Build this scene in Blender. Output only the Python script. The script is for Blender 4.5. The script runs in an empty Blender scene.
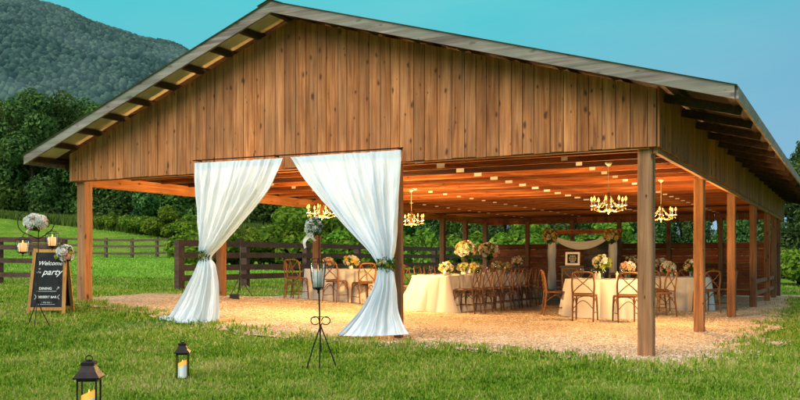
import bpy, math, random
import numpy as np
from mathutils import Vector, Matrix, Euler
R = math.radians
PI = math.pi
rnd = random.Random(7)
rng = np.random.default_rng(7)
scene = bpy.context.scene
col = scene.collection

# ------------------------------------------------------------------ frame
# world axes follow the barn: x to the right along the gable wall, y towards the back, z up; 0,0,0 = foot of the right front post
CA, SA = math.cos(R(27.72)), math.sin(R(27.72))
CX, CY, EYE, F, HOR = 2.04, -9.92, 1.1, 867.0, 260.0

def lerp(a, b, t): return a + (b-a)*t
def sstep(a, b, x):
    t = min(1, max(0, (x-a)/(b-a))); return t*t*(3-2*t)
PU = [-400, -60, -10, 0, 2, 4, 6, 7.5, 9, 12, 18, 25, 30, 36, 42, 46, 56, 68, 90, 130, 300, 900]
PH = [-1.0, -0.3, -0.02, 0, .04, .10, .20, .32, .45, .44, .43, .62, .88, 1.14, 1.24, 1.45, 2.5, 3.95, 6.7, 12, 30, 60]
def prof(u):
    s = 0
    for du in (-.6, -.3, 0, .3, .6): s += float(np.interp(u+du*(1 if abs(u) < 15 else 4), PU, PH))
    return s/5
def terrain(x, y):
    u, v = -x, y
    p = prof(u)
    s = 1/(1+math.exp(-min(40, max(-40, v+2.6))))
    d = 1-.5*sstep(2, 7, v)
    k = sstep(10, 15, u)
    m = lerp(s*d, lerp(s, 1, sstep(14, 24, u)), k)
    if u < 0: m = 1
    return p*m+1.3*sstep(31, 44, v)*sstep(15, 35, u)
def cam2w(X, Z):                     # right, depth from the viewpoint -> world x, y
    return CX+X*CA-Z*SA, CY+X*SA+Z*CA
def at(px, Z):
    return cam2w((px-400)*Z/F, Z)
def ground(px, py):                  # where a line of sight meets the ground
    z = 3.0
    while z < 400:
        x, y = at(px, z)
        if EYE-(py-HOR)*z/F <= terrain(x, y): break
        z += .02
    x, y = at(px, z)
    return x, y, terrain(x, y)
def wallpt(px, py, v):               # sight line against the vertical plane y = v
    dx, dy = (px-400)/F*CA-SA, (px-400)/F*SA+CA
    t = (v-CY)/dy
    return CX+dx*t, EYE+(HOR-py)*t/F

# ------------------------------------------------------------------ materials
MATS = {}
class NT:
    def __init__(s, name):
        s.m = bpy.data.materials.new(name); s.m.use_nodes = True
        s.t = s.m.node_tree; s.t.nodes.clear()
        s.out = s.n('ShaderNodeOutputMaterial')
    def n(s, typ, ins=None, **kw):
        nd = s.t.nodes.new(typ)
        for k, v in kw.items(): setattr(nd, k, v)
        if ins:
            for k, v in ins.items():
                if isinstance(v, tuple) and len(v) == 2 and hasattr(v[0], 'outputs'):
                    s.t.links.new(v[0].outputs[v[1]], nd.inputs[k])
                else: nd.inputs[k].default_value = v
        return nd
    def link(s, a, ao, b, bi): s.t.links.new(a.outputs[ao], b.inputs[bi])
    def ramp(s, src, so, stops):
        r = s.n('ShaderNodeValToRGB', {'Fac': (src, so)})
        e = r.color_ramp.elements
        while len(e) < len(stops): e.new(.5)
        for el, (p, c) in zip(e, stops):
            el.position = p; el.color = (*c, 1) if len(c) == 3 else c
        return r
    def mix(s, fac, a, b, blend='MIX'):
        nd = s.n('ShaderNodeMix', data_type='RGBA', blend_type=blend)
        for i, v in ((0, fac), (6, a), (7, b)):
            if isinstance(v, tuple) and hasattr(v[0], 'outputs'): s.t.links.new(v[0].outputs[v[1]], nd.inputs[i])
            elif i == 0: nd.inputs[0].default_value = v
            else: nd.inputs[i].default_value = (*v, 1)
        return (nd, 2)
    def math(s, op, a, b=0.0):
        nd = s.n('ShaderNodeMath', operation=op)
        for i, v in ((0, a), (1, b)):
            if isinstance(v, tuple): s.t.links.new(v[0].outputs[v[1]], nd.inputs[i])
            else: nd.inputs[i].default_value = v
        return (nd, 0)
    def done(s, color, rough=.8, bump=None, bstr=.3, bdist=.01, spec=.3, **extra):
        p = s.n('ShaderNodeBsdfPrincipled', {'Roughness': rough, 'Specular IOR Level': spec})
        if isinstance(color[0], (int, float)): p.inputs['Base Color'].default_value = (*color[:3], 1)
        else: s.t.links.new(color[0].outputs[color[1]], p.inputs['Base Color'])
        for k, v in extra.items():
            k = k.replace('_', ' ')
            if isinstance(v, tuple) and hasattr(v[0], 'outputs'): s.t.links.new(v[0].outputs[v[1]], p.inputs[k])
            else: p.inputs[k].default_value = v
        if bump:
            b = s.n('ShaderNodeBump', {'Strength': bstr, 'Distance': bdist, 'Height': bump})
            s.link(b, 0, p, 'Normal')
        s.link(p, 0, s.out, 'Surface'); s.p = p
        return s.m
def wood(name, cols, axis='z', grain=26, stretch=.05, knots=.0, weather=None, wamt=.4, tone=.5, bstr=.35, rough=.8, kscale=4.6, wlow=None, topshade=None, objr=0.):
    t = NT(name)
    tc = t.n('ShaderNodeTexCoord'); ge = t.n('ShaderNodeNewGeometry')
    off = t.n('ShaderNodeVectorMath', {0: (tc, 3)}, operation='ADD')
    rv = t.n('ShaderNodeCombineXYZ', {'X': t.math('MULTIPLY', (ge, 'Random Per Island'), 37.), 'Y': t.math('MULTIPLY', (ge, 'Random Per Island'), 91.), 'Z': t.math('MULTIPLY', (ge, 'Random Per Island'), 53.)})
    t.link(rv, 0, off, 1)
    sc = {'x': (stretch, 1, 1), 'y': (1, stretch, 1), 'z': (1, 1, stretch)}[axis]
    mp = t.n('ShaderNodeMapping', {'Vector': (off, 0), 'Scale': sc})
    n1 = t.n('ShaderNodeTexNoise', {'Vector': (mp, 0), 'Scale': grain, 'Detail': 5., 'Roughness': .62, 'Distortion': .6})
    n2 = t.n('ShaderNodeTexNoise', {'Vector': (off, 0), 'Scale': 1.7, 'Detail': 3.})
    c = t.ramp(n1, 0, [(.28, cols[0]), (.5, cols[1]), (.72, cols[2])])
    tv = t.math('ADD', t.math('MULTIPLY', (ge, 'Random Per Island'), tone), 1-tone*.5)
    if objr:
        oi = t.n('ShaderNodeObjectInfo'); tv = t.math('MULTIPLY', tv, t.math('ADD', t.math('MULTIPLY', (oi, 'Random'), objr), 1-objr*.5))
    hs = t.n('ShaderNodeHueSaturation', {'Color': (c, 0), 'Value': tv})
    cc = (hs, 0)
    blotch = t.ramp(n2, 0, [(.35, (.72, .70, .70)), (.65, (1.12, 1.1, 1.08))])
    cc = t.mix(.8, cc, (blotch, 0), 'MULTIPLY')
    if weather:
        n3 = t.n('ShaderNodeTexNoise', {'Vector': (mp, 0), 'Scale': grain*.35, 'Detail': 4., 'Roughness': .7})
        wf = t.ramp(n3, 0, [(.42, (0, 0, 0)), (.68, (1, 1, 1))])
        cc = t.mix(t.math('MULTIPLY', (wf, 0), wamt), cc, weather)
    if knots:
        dn = t.n('ShaderNodeTexNoise', {'Vector': (off, 0), 'Scale': 9.})
        so = t.n('ShaderNodeSeparateXYZ', {'Vector': (off, 0)})
        al = {'x': 0, 'y': 1, 'z': 2}[axis]; o1, o2 = [k for k in (0, 1, 2) if k != al]
        cv = t.n('ShaderNodeCombineXYZ', {'X': t.math('ADD', (so, o1), (so, o2)), 'Y': t.math('MULTIPLY', (so, al), .5)})
        ad = t.n('ShaderNodeVectorMath', {0: (cv, 0)}, operation='ADD')
        scn = t.n('ShaderNodeVectorMath', {0: (dn, 1), 'Scale': .04}, operation='SCALE'); t.link(scn, 0, ad, 1)
        vo = t.n('ShaderNodeTexVoronoi', {'Vector': (ad, 0), 'Scale': kscale, 'Randomness': 1.}, voronoi_dimensions='2D')
        cs = t.n('ShaderNodeSeparateColor', {'Color': (vo, 1)})
        kd = t.math('DIVIDE', (vo, 0), t.math('ADD', (cs, 0), .25))
        kr = t.ramp(kd[0], 0, [(.045, (1, 1, 1)), (.07, (.6, .6, .6)), (.12, (0, 0, 0))])
        cc = t.mix(t.math('MULTIPLY', (kr, 0), knots), cc, (.035, .016, .008))
    if topshade:  # soft shade towards the top, painted into the board colour
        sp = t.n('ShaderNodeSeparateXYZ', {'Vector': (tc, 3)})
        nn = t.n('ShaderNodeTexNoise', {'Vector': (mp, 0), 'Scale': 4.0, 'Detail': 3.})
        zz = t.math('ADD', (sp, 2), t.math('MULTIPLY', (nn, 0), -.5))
        mr = t.n('ShaderNodeMapRange', {'Value': zz, 'From Min': topshade[0], 'From Max': topshade[1]})
        cc = t.mix(t.math('MULTIPLY', (mr, 0), .55), cc, topshade[2])
    MATS[name] = t.done(cc, rough, (n1, 0), bstr, .01)
    return MATS[name]
def plain(name, c, rough=.6, spec=.4, metal=0., var=.15, scale=20, bstr=.08, **ex):
    t = NT(name); tc = t.n('ShaderNodeTexCoord')
    n = t.n('ShaderNodeTexNoise', {'Vector': (tc, 3), 'Scale': scale, 'Detail': 4.})
    r = t.ramp(n, 0, [(.3, tuple(x*(1-var) for x in c)), (.7, tuple(min(1, x*(1+var)) for x in c))])
    MATS[name] = t.done((r, 0), rough, (n, 0), bstr, .004, spec, Metallic=metal, **ex)
    return MATS[name]
def glow(name, c, e, base=None):
    t = NT(name)
    MATS[name] = t.done(base or c, .5, Emission_Color=(*c, 1), Emission_Strength=e)
    return MATS[name]
def leafmat(name, stops, trans=.35, big=None, rough=.6, bscale=.35):
    t = NT(name); ge = t.n('ShaderNodeNewGeometry'); tc = t.n('ShaderNodeTexCoord')
    n = t.n('ShaderNodeTexNoise', {'Vector': (tc, 3), 'Scale': bscale, 'Detail': 3.})
    f = t.math('ADD', t.math('MULTIPLY', (ge, 'Random Per Island'), .55), t.math('MULTIPLY', (n, 0), .45))
    oi = t.n('ShaderNodeObjectInfo')
    r = t.ramp(f[0], 0, stops)
    hs = t.n('ShaderNodeHueSaturation', {'Color': (r, 0), 'Hue': t.math('ADD', t.math('MULTIPLY', (oi, 'Random'), .05), .475), 'Value': t.math('ADD', t.math('MULTIPLY', (oi, 'Random'), .5), .75)})
    d = t.n('ShaderNodeBsdfDiffuse', {'Color': (hs, 0)})
    tr = t.n('ShaderNodeBsdfTranslucent', {'Color': (hs, 0)})
    mx = t.n('ShaderNodeMixShader', {'Fac': trans}); t.link(d, 0, mx, 1); t.link(tr, 0, mx, 2)
    t.link(mx, 0, t.out, 'Surface'); MATS[name] = t.m
    return t.m
def fabric(name, c, trans=.3, scale=260, warm=None):
    t = NT(name); tc = t.n('ShaderNodeTexCoord')
    n = t.n('ShaderNodeTexNoise', {'Vector': (tc, 3), 'Scale': scale, 'Detail': 2.})
    n2 = t.n('ShaderNodeTexNoise', {'Vector': (tc, 3), 'Scale': 2.5, 'Detail': 3.})
    r = t.ramp(n2, 0, [(.3, tuple(x*.93 for x in c)), (.7, c)])
    b = t.n('ShaderNodeBump', {'Strength': .12, 'Distance': .003, 'Height': (n, 0)})
    d = t.n('ShaderNodeBsdfDiffuse', {'Color': (r, 0), 'Normal': (b, 0)})
    tr = t.n('ShaderNodeBsdfTranslucent', {'Color': (r, 0)})
    mx = t.n('ShaderNodeMixShader', {'Fac': trans}); t.link(d, 0, mx, 1); t.link(tr, 0, mx, 2)
    t.link(mx, 0, t.out, 'Surface'); MATS[name] = t.m
    return t.m

wood('gable', [(.20, .058, .018), (.49, .170, .052), (.68, .295, .115)], 'z', 24, .05, .8, (.50, .28, .15), .3, .5, .5, kscale=5.0, topshade=(2.9, 4.5, (.19, .058, .018)))
wood('sidewall', [(.26, .074, .020), (.44, .140, .040), (.56, .22, .07)], 'z', 24, .05, .9, (.3, .17, .1), .3, .55)
wood('postwood', [(.16, .064, .024), (.35, .16, .066), (.50, .26, .12)], 'z', 22, .05, .9, (.44, .27, .16), .4, .35, .6, kscale=4.5)
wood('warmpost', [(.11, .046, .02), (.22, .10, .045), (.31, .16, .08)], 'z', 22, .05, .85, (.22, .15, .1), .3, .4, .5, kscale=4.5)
wood('truss', [(.10, .024, .006), (.25, .070, .017), (.48, .20, .065)], 'x', 22, .05, .7, None, 0, .5, objr=1.6)
wood('purlin', [(.16, .05, .016), (.28, .10, .03), (.38, .16, .055)], 'y', 22, .05, .5, None, 0, .5)
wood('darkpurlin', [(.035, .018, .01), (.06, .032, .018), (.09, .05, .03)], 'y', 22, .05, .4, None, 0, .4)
wood('rake', [(.11, .085, .07), (.26, .21, .18), (.42, .36, .33)], 'x', 20, .04, .5, (.22, .27, .20), .55, .3, .6)
wood('header', [(.26, .10, .035), (.40, .18, .07), (.5, .26, .11)], 'x', 22, .05, .7, None, 0, .4)
wood('headery', [(.28, .10, .03), (.46, .19, .065), (.56, .27, .11)], 'y', 22, .05, .7, None, 0, .4)
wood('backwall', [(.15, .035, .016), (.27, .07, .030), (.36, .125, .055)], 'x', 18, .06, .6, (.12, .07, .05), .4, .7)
wood('greyboard', [(.09, .065, .05), (.17, .125, .095), (.25, .19, .15)], 'x', 18, .06, .6, (.2, .17, .14), .5, .5)
wood('fencewood', [(.045, .022, .017), (.085, .045, .034), (.13, .075, .055)], 'x', 18, .06, .4, (.13, .09, .075), .4, .6)
wood('fencefar', [(.09, .055, .035), (.16, .10, .065), (.22, .15, .10)], 'x', 18, .06, .4, (.2, .15, .11), .4, .5)
wood('chairwood', [(.11, .048, .017), (.19, .088, .031), (.27, .14, .056)], 'z', 40, .1, 0, None, 0, .3, .15, .45)
wood('chairdark', [(.06, .028, .014), (.10, .05, .024), (.15, .075, .036)], 'z', 40, .1, 0, None, 0, .3, .15, .45)
wood('signframe', [(.36, .16, .04), (.52, .26, .075), (.62, .35, .12)], 'z', 30, .06, .4, None, 0, .3)
wood('cratewood', [(.16, .08, .035), (.26, .14, .065), (.34, .2, .1)], 'x', 26, .06, .4, None, 0, .4)
plain('gap_dark', (.02, .012, .008), .9)
plain('iron', (.012, .011, .012), .5, .5, .6, .3)
plain('bronze', (.018, .011, .013), .5, .5, .5, .4)
plain('black', (.012, .012, .013), .45, .5)
plain('board', (.018, .019, .022), .75, .2, 0, .5, 9)
plain('chalk', (.78, .78, .76), .9)
plain('white', (.78, .77, .74), .6)
plain('galv', (.85, .82, .76), .5, .5, 0, .05, 60)
glow('candlewax_glow', (.75, .85, .9), .22, (.85, .85, .83))  # bluish glow added to brighten wax standing in the lantern's shade
plain('wax', (.80, .78, .74), .5, .4)
plain('gold', (.32, .17, .05), .4, .5, .5, .2)
plain('crystal', (.50, .36, .2), .15, .7, 0, .1)
plain('china', (.82, .81, .78), .3, .5)
plain('rope', (.5, .4, .26), .9)
plain('bark', (.06, .045, .032), .95, .1, 0, .4, 6, .6)
plain('cardwhite', (.78, .75, .70), .8)
glow('bulb', (1, .40, .06), 5.5)
glow('flame', (1, .42, .07), .9)
glow('waxglow', (1, .42, .12), .95, (.8, .6, .4))
fabric('drape', (.84, .92, 1.0), .13)
fabric('cloth', (.68, .665, .64), .08)
fabric('ribbon', (.78, .74, .74), .25)
fabric('swag', (.92, .90, .87), .2)
fabric('napkin', (.16, .085, .05), .1)
def glassmat():
    t = NT('glass')
    g = t.n('ShaderNodeBsdfGlossy', {'Roughness': .05, 'Color': (.9, .9, .9, 1)}); tr = t.n('ShaderNodeBsdfTransparent', {'Color': (.94, .96, .96, 1)})
    lw = t.n('ShaderNodeLayerWeight', {'Blend': .25})
    fa = t.math('ADD', t.math('MULTIPLY', (lw, 'Fresnel'), .7), .05)
    mx = t.n('ShaderNodeMixShader', {'Fac': fa}); t.link(tr, 0, mx, 1); t.link(g, 0, mx, 2); t.link(mx, 0, t.out, 'Surface')
    MATS['glass'] = t.m
glassmat()
leafmat('treeleaf', [(.2, (.024, .060, .020)), (.5, (.080, .165, .048)), (.8, (.17, .29, .08))])
leafmat('treeleaf2', [(.2, (.034, .085, .020)), (.5, (.105, .21, .046)), (.8, (.20, .33, .075))])
leafmat('bushleaf', [(.2, (.05, .115, .012)), (.5, (.16, .29, .03)), (.8, (.32, .46, .06))], .4, bscale=.8)
leafmat('weedleaf', [(.2, (.06, .12, .02)), (.5, (.13, .22, .04)), (.8, (.22, .30, .07))], .4, bscale=.4)
leafmat('fieldblade', [(.2, (.16, .31, .03)), (.5, (.29, .46, .05)), (.8, (.44, .56, .10))], .4, bscale=.3)
leafmat('flowerleaf', [(.2, (.02, .05, .01)), (.5, (.06, .13, .02)), (.8, (.14, .22, .04))], .3, bscale=6)
for nm, c in (('bloom_white', (.90, .89, .86)), ('bloom_cream', (.82, .76, .56)), ('bloom_yellow', (.80, .64, .20)), ('bloom_peach', (.80, .52, .38)), ('bloom_lime', (.48, .56, .10)), ('bloom_orange', (.68, .26, .05))):
    fabric(nm, c, .3, 60)

# gravel
def gravelmat():
    t = NT('gravel'); tc = t.n('ShaderNodeTexCoord')
    v = t.n('ShaderNodeTexVoronoi', {'Vector': (tc, 3), 'Scale': 42., 'Randomness': 1.})
    v2 = t.n('ShaderNodeTexVoronoi', {'Vector': (tc, 3), 'Scale': 13., 'Randomness': 1.})
    n = t.n('ShaderNodeTexNoise', {'Vector': (tc, 3), 'Scale': .8, 'Detail': 6., 'Roughness': .7})
    sep = t.n('ShaderNodeSeparateColor', {'Color': (v, 1)})
    r = t.ramp(sep, 0, [(0, (.34, .24, .14)), (.35, (.58, .44, .30)), (.7, (.72, .58, .42)), (1, (.82, .73, .58))])
    nr = t.ramp(n, 0, [(.32, (.70, .63, .55)), (.62, (1.12, 1.08, 1.0))])
    er = t.ramp(v, 0, [(.5, (1, 1, 1)), (.9, (.55, .50, .46))])
    c = t.mix(1, t.mix(1, (r, 0), (nr, 0), 'MULTIPLY'), (er, 0), 'MULTIPLY')
    h = t.math('SUBTRACT', 1., (v, 0)); h2 = t.math('ADD', h, t.math('MULTIPLY', (v2, 0), -.7))
    MATS['gravel'] = t.done(c, .9, h2, .9, .02, .15)
    t = NT('stone'); ge = t.n('ShaderNodeNewGeometry')
    r = t.ramp(ge, 'Random Per Island', [(0, (.36, .25, .15)), (.4, (.60, .46, .32)), (.75, (.72, .60, .44)), (1, (.82, .75, .60))])
    MATS['stone'] = t.done((r, 0), .9)
gravelmat()
def grassmats():
    t = NT('lawn'); tc = t.n('ShaderNodeTexCoord')
    n = t.n('ShaderNodeTexNoise', {'Vector': (tc, 3), 'Scale': .55, 'Detail': 7., 'Roughness': .7})
    n2 = t.n('ShaderNodeTexNoise', {'Vector': (tc, 3), 'Scale': 22., 'Detail': 5., 'Roughness': .8})
    n3 = t.n('ShaderNodeTexNoise', {'Vector': (tc, 3), 'Scale': .08, 'Detail': 4.})
    a = t.ramp(n2, 0, [(.3, (.035, .09, .010)), (.55, (.125, .245, .024)), (.8, (.27, .36, .055))])
    b = t.ramp(n, 0, [(.3, (.6, .72, .6)), (.5, (1.0, 1.02, .9)), (.72, (1.7, 1.3, 1.1))])
    d = t.ramp(n3, 0, [(.35, (.85, .95, .8)), (.65, (1.2, 1.15, .9))])
    st_ = t.ramp(n, 0, [(.55, (0, 0, 0)), (.70, (.75, .75, .75))])
    c = t.mix((st_, 0), t.mix(1, t.mix(1, (a, 0), (b, 0), 'MULTIPLY'), (d, 0), 'MULTIPLY'), (.30, .25, .11))
    MATS['lawn'] = t.done(c, .95, (n2, 0), .8, .05, .1)
    t = NT('blade'); tc = t.n('ShaderNodeTexCoord'); ge = t.n('ShaderNodeNewGeometry')
    n = t.n('ShaderNodeTexNoise', {'Vector': (tc, 3), 'Scale': .75, 'Detail': 7., 'Roughness': .74})
    f = t.math('ADD', t.math('MULTIPLY', (ge, 'Random Per Island'), .42), t.math('ADD', t.math('MULTIPLY', (n, 0), 1.1), -.14))
    a = t.ramp(f[0], 0, [(.26, (.018, .062, .005)), (.42, (.085, .215, .014)), (.56, (.195, .365, .028)), (.73, (.36, .44, .08)), (.90, (.60, .50, .24))])
    d = t.n('ShaderNodeBsdfDiffuse', {'Color': (a, 0)}); tr = t.n('ShaderNodeBsdfTranslucent', {'Color': (a, 0)})
    mx = t.n('ShaderNodeMixShader', {'Fac': .35}); t.link(d, 0, mx, 1); t.link(tr, 0, mx, 2); t.link(mx, 0, t.out, 'Surface')
    MATS['blade'] = t.m
grassmats()
def hillmat():
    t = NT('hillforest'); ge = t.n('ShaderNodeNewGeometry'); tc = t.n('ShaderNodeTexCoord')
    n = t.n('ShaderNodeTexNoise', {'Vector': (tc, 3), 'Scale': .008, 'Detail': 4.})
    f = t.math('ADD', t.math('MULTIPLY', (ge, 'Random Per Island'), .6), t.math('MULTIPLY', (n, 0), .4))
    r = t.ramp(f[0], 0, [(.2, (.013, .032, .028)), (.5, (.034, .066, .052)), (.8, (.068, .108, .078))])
    # haze painted in: bluish emission on the far slope, more in one misty fold
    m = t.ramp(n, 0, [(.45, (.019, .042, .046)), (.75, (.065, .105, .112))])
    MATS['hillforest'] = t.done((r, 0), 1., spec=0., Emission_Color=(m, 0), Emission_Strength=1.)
    t = NT('roofmetal'); tc = t.n('ShaderNodeTexCoord'); sp = t.n('ShaderNodeSeparateXYZ', {'Vector': (tc, 3)})
    n = t.n('ShaderNodeTexNoise', {'Vector': (tc, 3), 'Scale': 1.5, 'Detail': 5.})
    r = t.ramp(n, 0, [(.3, (.20, .185, .16)), (.7, (.34, .32, .28))])
    MATS['roofmetal'] = t.done((r, 0), .6, spec=.3)
    t = NT('soffit'); tc = t.n('ShaderNodeTexCoord')
    n = t.n('ShaderNodeTexNoise', {'Vector': (tc, 3), 'Scale': 3., 'Detail': 5.})
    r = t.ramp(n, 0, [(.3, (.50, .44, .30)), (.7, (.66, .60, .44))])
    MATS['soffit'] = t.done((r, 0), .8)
hillmat()

# ------------------------------------------------------------------ mesh helpers
class MB:
    def __init__(s): s.v = []; s.f = []
    def add(s, vs, fs):
        o = len(s.v); s.v += [tuple(p) for p in vs]; s.f += [tuple(i+o for i in q) for q in fs]; return s
    def box(s, c, d, rot=None):
        x, y, z = d[0]/2, d[1]/2, d[2]/2
        vs = [Vector(p) for p in ((-x,-y,-z),(x,-y,-z),(x,y,-z),(-x,y,-z),(-x,-y,z),(x,-y,z),(x,y,z),(-x,y,z))]
        if rot is not None: vs = [rot @ p for p in vs]
        return s.add([p+Vector(c) for p in vs], [(0,3,2,1),(4,5,6,7),(0,1,5,4),(1,2,6,5),(2,3,7,6),(3,0,4,7)])
    def beam(s, a, b, w, h, up=(0,0,1)):
        a, b = Vector(a), Vector(b); d = (b-a); L = d.length; d.normalize()
        sx = d.cross(Vector(up))
        if sx.length < 1e-4: sx = d.cross(Vector((0,1,0)))
        sx.normalize(); uz = sx.cross(d)
        m = Matrix((sx, d, uz)).transposed()
        return s.box((a+b)/2, (w, L, h), m)
    def tube(s, pts, r, n=6, cap=True):
        pts = [Vector(p) for p in pts]; k = len(pts)
        rs = list(r) if isinstance(r, (list, tuple)) else [r]*k
        if 3 <= k <= 7:                      # round the bends
            P2, R2 = [], []
            for i in range(k-1):
                p0, p1, p2, p3 = pts[max(i-1, 0)], pts[i], pts[i+1], pts[min(i+2, k-1)]
                for j in range(4):
                    f = j/4; P2.append(.5*((2*p1)+(p2-p0)*f+(2*p0-5*p1+4*p2-p3)*f*f+(3*p1-p0-3*p2+p3)*f**3)); R2.append(rs[i]+(rs[i+1]-rs[i])*f)
            pts, rs = P2+[pts[-1]], R2+[rs[-1]]; k = len(pts)
        vs, fs = [], []; prev = None
        for i, p in enumerate(pts):
            d = (pts[min(i+1, k-1)]-pts[max(i-1, 0)]).normalized()
            if prev is None:
                a = d.cross(Vector((0,0,1)))
                if a.length < .05: a = d.cross(Vector((0,1,0)))
            else: a = prev - d*prev.dot(d)
            a.normalize(); prev = a; b = d.cross(a)
            for j in range(n):
                t = 2*PI*j/n; vs.append(p+(a*math.cos(t)+b*math.sin(t))*rs[i])
        for i in range(k-1):
            for j in range(n):
                fs.append((i*n+j, i*n+(j+1)%n, (i+1)*n+(j+1)%n, (i+1)*n+j))
        if cap: fs.append(tuple(reversed(range(n)))); fs.append(tuple((k-1)*n+j for j in range(n)))
        return s.add(vs, fs)
    def lathe(s, prof, n=16, c=(0,0,0), ang=0, closed=True):
        vs, fs = [], []; k = len(prof)
        for r, z in prof:
            for j in range(n):
                t = 2*PI*j/n+ang; vs.append((c[0]+r*math.cos(t), c[1]+r*math.sin(t), c[2]+z))
        for i in range(k-1):
            for j in range(n): fs.append((i*n+j, i*n+(j+1)%n, (i+1)*n+(j+1)%n, (i+1)*n+j))
        if closed: fs.append(tuple(reversed(range(n)))); fs.append(tuple((k-1)*n+j for j in range(n)))
        return s.add(vs, fs)
    def build(s, name, mat, parent=None, smooth=False, loc=None):
        me = bpy.data.meshes.new(name); me.from_pydata(s.v, [], s.f); me.update()
        me.materials.append(MATS[mat])
        if smooth:
            me.polygons.foreach_set('use_smooth', [True]*len(me.polygons))
        o = bpy.data.objects.new(name, me); col.objects.link(o)
        if parent is not None: o.parent = parent
        if loc: o.location = loc
        return o
def mesh_np(name, V, Fc, mat, parent=None, smooth=False):
    me = bpy.data.meshes.new(name); n, k = Fc.shape
    me.vertices.add(len(V)); me.vertices.foreach_set('co', V.astype(np.float32).ravel())
    me.loops.add(n*k); me.loops.foreach_set('vertex_index', Fc.astype(np.int32).ravel())
    me.polygons.add(n); me.polygons.foreach_set('loop_start', np.arange(0, n*k, k, dtype=np.int32))
    me.update(calc_edges=True); me.validate()
    if smooth: me.polygons.foreach_set('use_smooth', [True]*n)
    me.materials.append(MATS[mat])
    o = bpy.data.objects.new(name, me); col.objects.link(o)
    if parent is not None: o.parent = parent
    return o
def tag(o, label, cat, group=None):
    o['label'] = label; o['category'] = cat
    if group: o['group'] = group
    return o
def thing(name, label, cat, loc=(0,0,0), rz=0, group=None):
    o = bpy.data.objects.new(name, None); col.objects.link(o); o.empty_display_size = .2
    o.location = loc; o.rotation_euler = (0, 0, rz); return tag(o, label, cat, group)
def structure(o): o['kind'] = 'structure'; return o
def copy_tree(o, parent=None):
    c = o.copy(); col.objects.link(c)
    if parent is not None: c.parent = parent
    for ch in list(o.children): copy_tree(ch, c)
    return c
def place(o, loc, rz, label=None, scale=None):
    o.location = loc; o.rotation_euler = (0, 0, rz)
    if label: o['label'] = label
    if scale: o.scale = (scale,)*3 if isinstance(scale, (int, float)) else scale
    return o
ORD = ['first','second','third','fourth','fifth','sixth','seventh','eighth','ninth','tenth','eleventh','twelfth','thirteenth','fourteenth','fifteenth','sixteenth','seventeenth','eighteenth','nineteenth','twentieth','twenty-first','twenty-second','twenty-third','twenty-fourth']

# ------------------------------------------------------------------ ground
def build_ground():
    rings = [0.0]; r = .5
    while r < 3200:
        rings.append(r); r += max(.5, r*.035) if r < 40 else r*.06
    n = 288; V = [(-4, 6, terrain(-4, 6))]
    for r in rings[1:]:
        for j in range(n):
            t = 2*PI*j/n; x, y = -4+r*math.cos(t), 6+r*math.sin(t)
            V.append((x, y, terrain(x, y)))
    Fq = []
    for i in range(len(rings)-2):
        a, b = 1+i*n, 1+(i+1)*n
        for j in range(n): Fq.append((a+j, b+j, b+(j+1)%n, a+(j+1)%n))
    mb = MB(); mb.v = V; mb.f = Fq+[(0, 1+j, 1+(j+1) % n) for j in range(n)]
    structure(mb.build('ground', 'lawn', smooth=True))
build_ground()

gpix = [(66,301),(95,305),(150,314),(195,324),(250,333),(340,342),(420,348),(500,353),(560,359),(610,366),(650,372),(700,368),(742,359),(762,347),(768,335),(780,322),(790,311),(795,303),(796,297)]
gpoly = [ground(px, py)[:2] for px, py in gpix] + [(1.0, 19.5), (-9.6, 19.5), (-10.0, 8), (-10.2, 3)]
GP = np.array(gpoly)
def vnoise(x, y, s, seed=0):         # cheap smooth value noise, vectorised
    x = np.asarray(x)*s+seed*17.3; y = np.asarray(y)*s+seed*9.1
    xi, yi = np.floor(x), np.floor(y); xf, yf = x-xi, y-yi
    h = lambda a, b: np.modf(np.abs(np.sin(a*127.1+b*311.7)*43758.5453))[0]
    u, w = xf*xf*(3-2*xf), yf*yf*(3-2*yf)
    return (h(xi,yi)*(1-u)+h(xi+1,yi)*u)*(1-w)+(h(xi,yi+1)*(1-u)+h(xi+1,yi+1)*u)*w
def in_gravel(x, y):
    x = np.asarray(x, float); y = np.asarray(y, float)
    x = x+(vnoise(x, y, 1.1, 1)-.5)*.5+(vnoise(x, y, 4.5, 3)-.5)*.28; y = y+(vnoise(x, y, 1.1, 2)-.5)*.6+(vnoise(x, y, 4.5, 4)-.5)*.28
    ins = np.zeros(x.shape, bool); n = len(GP)
    for i in range(n):
        x0, y0 = GP[i]; x1, y1 = GP[(i+1) % n]
        c = ((y0 > y) != (y1 > y)) & (x < (x1-x0)*(y-y0)/(y1-y0+1e-12)+x0)
        ins ^= c
    return ins
def terr_v(x, y):                    # the same ground height for whole arrays
    u, v = -np.asarray(x, float), np.asarray(y, float)
    ss = lambda a, b, q: (lambda t: t*t*(3-2*t))(np.clip((q-a)/(b-a), 0, 1))
    w = np.where(np.abs(u) < 15, 1, 4); p = sum(np.interp(u+du*w, PU, PH) for du in (-.6, -.3, 0, .3, .6))/5
    sg = 1/(1+np.exp(-np.clip(v+2.6, -40, 40))); d = 1-.5*ss(2, 7, v); k = ss(10, 15, u); t = ss(14, 24, u)
    m = sg*d*(1-k)+(sg*(1-t)+t)*k
    return p*np.where(u < 0, 1, m)+1.3*ss(31, 44, v)*ss(15, 35, u)
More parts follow.
